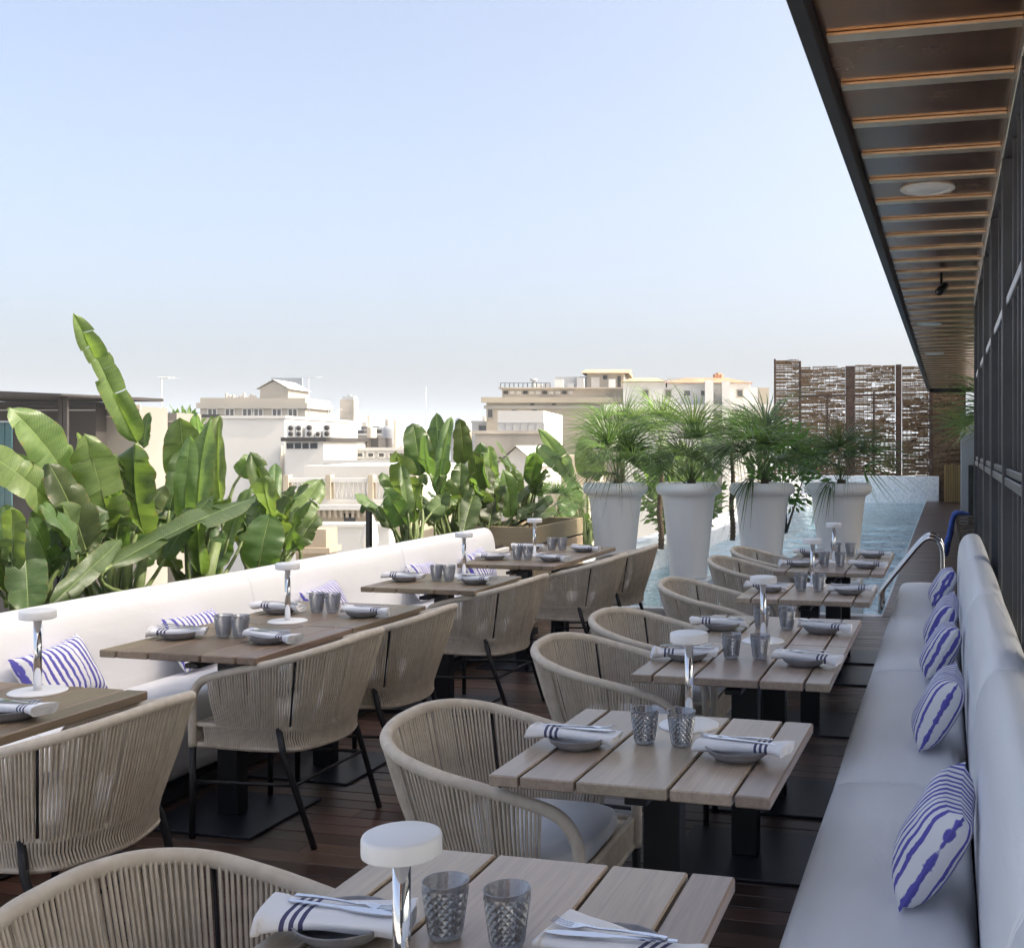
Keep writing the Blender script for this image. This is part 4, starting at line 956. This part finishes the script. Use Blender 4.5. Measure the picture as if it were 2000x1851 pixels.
o = tag(tw_.build('towel', M_blue), 'blue towel draped over the wicker chair', 'towel')

# ================================================================== city beyond
def facade(name, label, cat, x0, x1, yt, D, depth, m, z0=-22, skew=0, parts=True):
    """block whose front runs from x0 to x1 at D metres along the view, top at yt; local x along the front, y into the block"""
    p0, p1 = at_d(x0, yt, D), at_d(x1, yt, D); W = (p1 - p0).length
    t = thing(name, label, cat, (p0.x, p0.y, z0), YAW + skew); H = p0.z - z0
    MB().box(0, W, 0, depth, 0, H).build('wall', m, t)
    return t, W, H, (lambda px_: (px_ - x0) / (x1 - x0) * W), (lambda py_: H - (py_ - yt) * D / FX)
def window(t, fx, fz, x0, y0, x1, y1, frame=None, pane=None):
    a, b, c, d = fx(x0), fx(x1), fz(y1), fz(y0); e = max(.05, (b - a) * .09)
    w_ = MB().box(a - e, a, -.06, -.002, c - e, d + e).box(b, b + e, -.06, -.002, c - e, d + e).box(a, b, -.06, -.002, d, d + e).box(a, b, -.09, -.002, c - e, c)
    if (b - a) > .5: w_.box((a + b) / 2 - .03, (a + b) / 2 + .03, -.035, -.0245, c, d)
    o = w_.build('window', frame or M_beige, t); MB().box(a, b, -.024, -.004, c, d).build('pane', pane or M_bpane, o)
def cornice(t, a, b, z, h=.25, out=.2, m=None, dep=None):
    bx = MB().box(a - out, b + out, -out, -.003, z - h, z)
    if dep: bx.box(b + .003, b + out, 0, dep, z - h, z)
    bx.build('cornice', m or M_wht, t)
# block with six windows and a gabled roof room
t, W, H, fx, fz = facade('apartment_building', 'beige building with six windows and a gabled room on its roof', 'building', 391, 596, 787, 70, 5, M_beige)
for x in (407, 441, 475, 497, 533, 564): window(t, fx, fz, x, 799, x + 16, 816, M_wht)
cornice(t, 0, W, H, .35, .18, M_beige, 5)
MB().box(0, W, .0, .3, H + .002, fz(777)).box(W - .3, W, .303, 5, H + .002, fz(777)).box(0, .3, .303, 5, H + .002, fz(777)).build('parapet', M_beige, t)
a, b, z0, z1, zr = fx(497), fx(553), H + .003, fz(757), fz(743); g = MB(); mid = (a + b) / 2; dp = 4.8
g.add([(a, .9, z0), (b, .9, z0), (b, .9, z1), (mid, .9, zr), (a, .9, z1), (a, dp, z0), (b, dp, z0), (b, dp, z1), (mid, dp, zr), (a, dp, z1)], [(0, 1, 2, 3, 4), (1, 6, 7, 2), (5, 0, 4, 9), (6, 5, 9, 8, 7)]).build('roof_room', M_beige, t)
MB().add([(a - .2, .7, z1 - .05), (mid, .7, zr + .12), (mid, dp, zr + .12), (a - .2, dp, z1 - .05)], [(0, 1, 2, 3)]).add([(b + .2, .7, z1 - .05), (mid, .7, zr + .12), (mid, dp, zr + .12), (b + .2, dp, z1 - .05)], [(3, 2, 1, 0)]).build('roof', M_wht, t)
for i in range(9): MB().cyl(fx(430 + i * 7), 1.0, H + .003, H + rnd.uniform(.45, .75), .10, 8).build('chimney', M_stain, t)
tag(MB().box(0, 2.3, 0, .2, 0, 1.5).build('rooftop_panel', M_ppan), 'grey sheet panel standing behind the gabled roof room', 'panel'); o = bpy.data.objects['rooftop_panel']; p = at_d(530, 777, 82); o.location = p; o.rotation_euler = (0, 0, YAW)
# dark pavilion and its awning, beige annexe
t, W, H, fx, fz = facade('roof_pavilion', 'dark clad rooftop pavilion at the left edge', 'building', -60, 187, 794, 16.0, .8, M_dark)
MB().box(0, W + .04, -.05, .8, H + .002, H + .07, .01).build('cornice', M_fascia, t); MB().box(fx(86), fx(103), -.03, -.004, fz(890), fz(830)).build('window', M_grey, t)
MB().box(0, W, -.012, -.003, fz(802), fz(800)).build('trim', M_grey, t)
t, W, H, fx, fz = facade('roof_annexe', 'light beige rooftop annexe beside the dark pavilion', 'building', 188, 272, 793, 16.3, .9, M_dun)
MB().box(-.0, W, -.015, -.003, fz(815), fz(812)).box(0, W + .03, -.04, -.003, H - .05, H + .02).build('trim', M_stain, t)
t, W, H, fx, fz = facade('roof_annexe', 'lower beige rooftop annexe below the aerial mast', 'building', 273, 345, 806, 17.5, .9, M_dun)
MB().box(0, W, -.015, -.003, fz(824), fz(822)).build('trim', M_stain, t)
t = thing('awning', 'thin dark flat awning on slim posts at the left edge', 'awning', at_d(-60, 770, 14.5), YAW)
k = 14.5 / FX
MB().add([(-1, 0, -.02), (205 * k, -.3, -.03), (205 * k, 2.5, .0), (-1, 2.5, .0), (-1, 0, .10), (205 * k, -.3, -.005), (205 * k, 2.5, .05), (-1, 2.5, .14)], [(3, 2, 1, 0), (4, 5, 6, 7), (0, 1, 5, 4), (1, 2, 6, 5), (2, 3, 7, 6), (3, 0, 4, 7)]).build('cover', M_dark, t)
for x in (168, 178): MB().box(x * k - .02, x * k + .03, .1, .15, -22.5 - t.location.z + .5, -.03).build('post', M_dark, t)
t = thing('glass_screen', 'teal glass windbreak at the left edge behind the leaves', 'screen', at_d(-60, 1010, 12.5), YAW); k = 12.5 / FX
for i in range(6): MB().box(i * 14 * k, (i * 14 + 12.5) * k, 0, .02, -.6, 185 * k).build('pane', M_teal, t)
MB().box(0, 84 * k, -.01, .03, 185 * k + .002, 188 * k).build('rail', M_rail, t)
# white blocks in the middle
t, W, H, fx, fz = facade('white_building', 'plain white windowless building left of the air conditioners', 'building', 430, 556, 817, 40, 9, M_wht)
MB().box(-.02, W + .06, -.06, 9, H + .002, H + .1).build('cornice', M_wht, t); MB().tube([(fx(551), -.05, H - 1), (fx(551), -.05, H - 3.6)], .05, 8).build('drainpipe', M_stain, t)
t, W, H, fx, fz = facade('grey_building', 'low grey beige building behind the upright banana leaves', 'building', 318, 431, 815, 45, 2, M_stain)
MB().box(-.05, W, -.06, 2, H + .002, H + .12).build('cornice', M_dark, t)
t, W, H, fx, fz = facade('white_building', 'white building with a strip window below the air conditioners', 'building', 557, 632, 862, 38, 8, M_wht)
MB().box(fx(560), fx(620), -.02, -.003, fz(876), fz(865)).build('strip_window', M_pane, t)
for x in (575, 590, 605): MB().box(fx(x) - .02, fx(x) + .02, -.04, -.022, fz(876), fz(865)).build('bar', M_grey, t)
MB().box(-.1, fx(640), -.15, 8, H + .003, H + .14).build('roof_edge', M_dark, t)
for i, (x, x1, yt) in enumerate(((560, 577, 829), (577, 591, 829), (596, 613, 828), (616, 627, 841), (630, 648, 828))):
    p = at_d(x, 853, 37.9); u = thing('air_conditioner', ['air conditioning unit at the left end of the roof ledge row', 'air conditioning unit second from the left on the roof ledge', 'twin fan air conditioning unit in the middle of the roof ledge', 'small low air conditioning unit on the roof ledge', 'air conditioning unit at the right end of the roof ledge row'][i], 'air conditioner', (p.x, p.y, H - 22 + .145), YAW, 'air conditioners on the roof ledge')
    w_ = (x1 - x) * 37.9 / FX - .02; h_ = (853 - yt) * 37.9 / FX; MB().box(0, w_, 0, .35, 0, h_, .01).build('casing', M_acu, u)
    for z in ([h_ * .27, h_ * .74] if h_ > .3 else [h_ * .5]):
        MB().tube([(w_ / 2, -.012, z), (w_ / 2, .0, z)], h_ * (.2 if h_ > .3 else .36), 16).build('fan', M_dark, u)
t, W, H, fx, fz = facade('chimney_tower', 'narrow grey green tower with a cap on the skyline', 'tower', 664, 691, 780, 95, 1.4, M_stain)
MB().box(fx(668), fx(690), .1, 1.2, H + .002, fz(774)).box(fx(676), fx(682), .3, .8, fz(774) + .002, fz(770)).build('cap', M_grey, t)
# terraces and low roofs across the middle
low = [('white flat roofed block with a dark strip left of centre', 640, 745, 862, 48, M_wht), ('low white roof terrace in the middle distance', 690, 800, 880, 42, M_wht), ('pale block with a grey flat roof in the middle distance', 675, 760, 850, 70, M_beige), ('white penthouse with a long window behind the far clump of leaves', 735, 815, 838, 80, M_wht),
       ('far white roofs right of the far clump of leaves', 880, 960, 846, 75, M_grey), ('white rooftop room with a dark window left of the large building', 922, 955, 826, 62, M_wht), ('pale house wall above the balustrade', 632, 780, 905, 36, M_beige), ('low distant roofs near the chimney tower', 690, 740, 842, 110, M_grey)]
for lab, x0, x1, yt, D, mm_ in low:
    t, W, H, fx, fz = facade('flat_roofed_building', lab, 'building', x0, x1, yt, D, 6, mm_); cornice(t, 0, W, H + .12, .12, .08, M_wht)
    if x0 in (880, 690, 632):
        for q in range(5): window(t, fx, fz, x0 + (x1 - x0) * (.08 + .19 * q), yt + 5, x0 + (x1 - x0) * (.17 + .19 * q), yt + 12, M_wht, M_bpane)
    if x0 in (640, 690, 880): MB().box(fx(x0 + 12), fx(x0 + 20), 1, 1.8, H + .13, H + .9).box(fx(x0 + 52), fx(x0 + 57), 2, 2.5, H + .13, H + 1.2).build('chimney', M_stain, t)
    if x0 == 640: MB().box(fx(660), fx(690), -.02, -.003, fz(875), fz(868)).build('window', M_pane, t)
    if x0 == 735: 
        for a in (745, 765, 785): window(t, fx, fz, a, 843, a + 14, 850)
    if x0 == 922: window(t, fx, fz, 936, 832, 950, 842)
    if x0 == 690: MB().box(fx(700), fx(725), 1, 3, H + .003, H + .5).build('rooftop_box', M_dark, t)
    if x0 == 675:
        MB().box(fx(680), fx(706), .5, 2.5, H + .003, H + .32).build('rooftop_box', M_dark, t); MB().box(fx(718), fx(758), .5, 2.5, H + .003, H + .36).build('rooftop_box', M_dark, t)
# balustraded house
t, W, H, fx, fz = facade('balustraded_house', 'cream house with a white balustrade and bracketed cornice', 'house', 560, 800, 985, 26, 6, M_cream)
cornice(t, 0, W, H, .12, .22, M_wht); cornice(t, 0, W, H - .121, .08, .10, M_cream)
for i in range(22): MB().box(.1 + i * .135, .16 + i * .135, -.17, -.104, H - .30, H - .125).build('bracket', M_cream, t)
MB().box(0, W, .1, .3, H + .003, H + .12).box(0, W, .1, .3, H + .52, H + .62).build('balustrade_rail', M_wht, t)
bal = MB().lathe([(.03, 0), (.055, .08), (.03, .2), (.035, .3), (.045, .395)], 8).mesh('baluster', M_wht)
for i in range(26):
    if i % 9 != 8: link('baluster', bal, t, (.12 + i * .112, .2, H + .122))
for i in (0, 9, 18, 27): MB().box(-.05 + i * .112 - .06, -.05 + i * .112 + .06, .06, .34, H + .121, H + .70).build('pier', M_cream, t)
MB().box(fx(672), fx(694), -.02, -.003, fz(1030), fz(994)).build('doorway', M_pane, t)
MB().box(0, W, 1.2, 6, H + .003, H + .9).build('upper_wall', M_wht, t)
t, W, H, fx, fz = facade('parapet_wall', 'bright white parapet wall between the two clumps of leaves', 'wall', 560, 760, 1028, 14.5, .3, M_wht, -1.2)
MB().box(-.05, W + .05, -.04, .34, H + .002, H + .04).build('coping', M_wht, t)
t, W, H, fx, fz = facade('tan_chimney_block', 'tan plaster block with a ledge beside the left clump of leaves', 'chimney', 578, 637, 1034, 12.3, .4, M_tan, -1.0)
MB().box(-.03, W + .06, -.07, .36, H - .26, H - .20).build('ledge', M_tan, t)
t = thing('folded_parasol', 'folded white parasol standing beyond the far end of the left sofa', 'parasol', at_d(722, 1075, 13.0)); 
MB().tube([(0, 0, -.1), (0, 0, .12), (.02, 0, .3), (.01, 0, .42), (.0, 0, .46)], [.02, .11, .07, .03, .01], 9).build('cover', M_white, t); MB().tube([(0, 0, -.9), (0, 0, .48)], .015, 6).build('pole', M_stain, t)
# large building right of centre
t, W, H, fx, fz = facade('large_building', 'large cream building with a cluttered roof terrace and tiled penthouse', 'building', 950, 1216, 776, 60, 14, M_cream)
cornice(t, 0, W, H, .3, .25, M_cream, 14); cornice(t, 0, W, fz(792), .18, .12, M_beige)
for x in (953, 1000, 1040): window(t, fx, fz, x, 800, x + 9, 815, M_beige)
for x in (1036, 1078): MB().box(fx(x), fx(x + 8), -.03, -.003, fz(791), fz(788)).build('vent', M_dark, t)
MB().box(fx(972), W, 1.5, 10, H + .003, fz(757)).build('setback_wall', M_stain, t)
for i in range(11): MB().box(fx(975 + i * 13), fx(984 + i * 13), 1.44, 1.496, H + .25, fz(761)).build('shutter', M_wht if i % 3 else M_dark, t)
MB().box(fx(966), W, 1.2, 10, fz(757) + .003, fz(754)).build('terrace_slab', M_stain, t)
for i in range(12): MB().box(fx(970 + i * 9) - .02, fx(970 + i * 9) + .02, 1.25, 1.29, fz(754) + .003, fz(746)).build('post', M_black, t)
MB().box(fx(970), fx(1069), 1.25, 1.29, fz(746) + .003, fz(745)).build('rail', M_black, t)
a, b, z0, z1 = fx(1137), fx(1213), fz(754) + .004, fz(722)
MB().box(a, b, 3, 8, z0, z1).build('penthouse', M_beige, t)
MB().add([(a - .3, 2.6, z1 + .002), (b + .3, 2.6, z1 + .002), (b + .3, 5.5, fz(708)), (a - .3, 5.5, fz(708)), (a - .3, 8.3, z1), (b + .3, 8.3, z1)], [(0, 1, 2, 3), (3, 2, 5, 4), (0, 3, 4), (1, 5, 2)]).build('roof', M_ochre, t)
fz2 = lambda y_: fz(y_)
MB().box(fx(1146), fx(1163), 2.95, 2.996, z0, fz(730)).build('door', M_wht, t); MB().box(fx(1170), fx(1179), 2.95, 2.996, fz(734), fz(727)).build('window', M_pane, t); MB().box(fx(1200), fx(1207), 2.95, 2.996, z0, fz(728)).build('door', M_dark, t)
MB().box(fx(1070), fx(1136), 3.5, 7, z0, fz(728)).build('water_tank_room', M_grey, t)
for i, (x, x1, yt) in enumerate(((1036, 1048, 745), (1052, 1064, 745), (1075, 1092, 737), (1101, 1114, 744), (1184, 1196, 736), (1120, 1134, 733))):
    MB().box(fx(x), fx(x1), 2.0, 2.5, z0, fz(yt)).build('roof_unit', M_acu if i % 2 == 0 else M_grey, t)
MB().tube([(fx(1028), 3, z0), (fx(1028), 3, fz(736))], .09, 8).tube([(fx(1028), 3, fz(738)), (fx(1028), 3, fz(733))], .22, 8).build('vent_pipe', M_grey, t)
t, W, H, fx, fz = facade('white_building', 'white block with a railed roof below the large cream building', 'building', 972, 1062, 802, 38, 6, M_wht)
for i in range(7): MB().box(fx(972 + i * 15), fx(972.8 + i * 15), -.03, -.004, fz(840), fz(826)).build('post', M_grey, t)
MB().box(0, W, -.03, -.004, fz(826), fz(825)).build('rail', M_grey, t)
t, W, H, fx, fz = facade('stained_wall', 'weathered brown streaked wall above the gabled white house', 'wall', 928, 1062, 841, 34, 1, M_stain)
cornice(t, 0, W, H, .1, .08, M_stain)
t, W, H, fx, fz = facade('gabled_house', 'small white house with a gable roof right of the far clump', 'house', 973, 1044, 905, 27, 7, M_wht)
zr = fz(874); mid = W * .5
MB().add([(0, 0, H + .002), (W, 0, H + .002), (mid, 0, zr), (0, 7, H), (W, 7, H), (mid, 7, zr)], [(0, 1, 2), (4, 3, 5)]).build('gable', M_wht, t)
MB().add([(-.15, -.15, H - .08), (mid, -.15, zr + .05), (mid, 7, zr + .05), (-.15, 7, H - .08)], [(0, 1, 2, 3)]).add([(W + .15, -.15, H - .08), (mid, -.15, zr + .05), (mid, 7, zr + .05), (W + .15, 7, H - .08)], [(3, 2, 1, 0)]).build('roof', M_wht, t)
t, W, H, fx, fz = facade('cream_house', 'cream house wall with a small dark window behind the wooden planter box', 'house', 985, 1150, 962, 24, 5, M_cream)
window(t, fx, fz, 1051, 955 + 12, 1062, 985, M_wht, M_pane)
t, W, H, fx, fz = facade('cream_house', 'tall cream facade between the gabled house and the leftmost palm', 'house', 1070, 1160, 890, 33, 5, M_cream)
window(t, fx, fz, 1078, 908, 1090, 928); 
# white house with tiled roofs
t, W, H, fx, fz = facade('tiled_house', 'white building with terracotta tiled roofs behind the palms', 'building', 1217, 1480, 757, 56, 12, M_wht)
def hip(x0, x1, ye, yr, d0, d1, m_, nm='roof'):
    a, b = fx(x0), fx(x1); e, r_ = fz(ye), fz(yr); c_ = min((b - a) * .25, (d1 - d0) / 2); md = (d0 + d1) / 2
    MB().add([(a, d0, e), (b, d0, e), (b, d1, e), (a, d1, e), (a + c_, md, r_), (b - c_, md, r_)], [(0, 1, 5, 4), (1, 2, 5), (2, 3, 4, 5), (3, 0, 4)]).build(nm, m_, t)
hip(1213, 1300, 745, 730, -.3, 7, M_ochre); hip(1296, 1470, 748, 729, -.2, 8, M_terra)
MB().box(fx(1217), fx(1300), .0, 6.6, H + .002, fz(745) - .01).box(fx(1303), fx(1466), .0, 7.4, H + .002, fz(748) - .01).build('upper_wall', M_wht, t)
MB().box(fx(1240), fx(1296), 9, 12, H, fz(719)).box(fx(1298), fx(1380), 9, 12, H, fz(717)).build('rear_block', M_grey, t)
for i in range(3): MB().cyl(fx(1402 + i * 6), 4, fz(735), fz(721 - i % 2 * 3), .13, 8).build('chimney', M_terra, t)
for x in (1336, 1369): window(t, fx, fz, x, 763, x + 12, 773, M_wht)
for x in (1256, 1300, 1440): window(t, fx, fz, x, 762, x + 10, 775, M_beige)
MB().box(fx(1376), fx(1392), -1.2, -.003, 0, fz(745)).box(fx(1409), fx(1424), -1.2, -.003, 0, fz(747)).build('pilaster', M_wht, t)
cornice(t, 0, W, fz(791), .3, .9, M_wht)
t, W, H, fx, fz = facade('white_building', 'pale distant block just left of the woven screen', 'building', 1482, 1502, 757, 75, 8, M_cream)
# small rooftop clutter, each standing on a roof of its own
for px_, py_, D, kind_, lab in ((655, 838, 100, 1, 'grey water tank on the skyline beside the narrow tower'), (770, 872, 46, 1, 'grey water tank on the roofs left of the far clump of leaves'), (905, 842, 70, 1, 'pale water tank on the roofs right of the far clump of leaves')):
    p = at_d(px_, py_, D); t = thing('water_tank' if kind_ else 'dish_aerial', lab, 'tank' if kind_ else 'aerial', p, YAW)
    if kind_: MB().lathe([(.01, 0), (.5, 0), (.52, .1), (.52, .7), (.4, .85), (.01, .9)], 14).build('shell', M_grey, t); MB().box(-.45, .45, -.45, .45, -1.5, -.003).build('stand', M_stain, t)
    else: MB().lathe([(.01, .09), (.2, .06), (.36, 0)], 16).build('dish', M_acu, t).rotation_euler = (math.radians(70), 0, .5); MB().tube([(0, .1, -.5), (0, .05, 0)], .03, 6).build('arm', M_grey, t)
# aerials
for px_, y0, y1, D, lab in ((316, 738, 850, 17.5, 'tall aerial mast with crossbars above the left annexe'), (832, 755, 835, 60, 'thin aerial mast on the skyline in the middle'), (603, 737, 790, 66, 'aerial mast beside the gabled roof room'), (642, 800, 835, 55, 'small hooked aerial left of the chimney tower')):
    p = at_d(px_, y1, D); k = D / FX; t = thing('aerial', lab, 'aerial', p, YAW, 'aerials on the roofs'); h = (y1 - y0) * k
    MB().tube([(0, 0, -1.5), (0, 0, h)], .5 * k + .006, 6).build('mast', M_grey, t)
    if px_ != 832:
        b = MB().tube([(-4 * k, 0, h - 1 * k), (26 * k, 0, h + (1 * k))], .4 * k + .003, 5)
        for j in range(5): b.tube([(4 * k + j * 5 * k, -.25, h), (4 * k + j * 5 * k, .25, h)], .3 * k, 4)
        b.build('crossbar', M_grey, t)
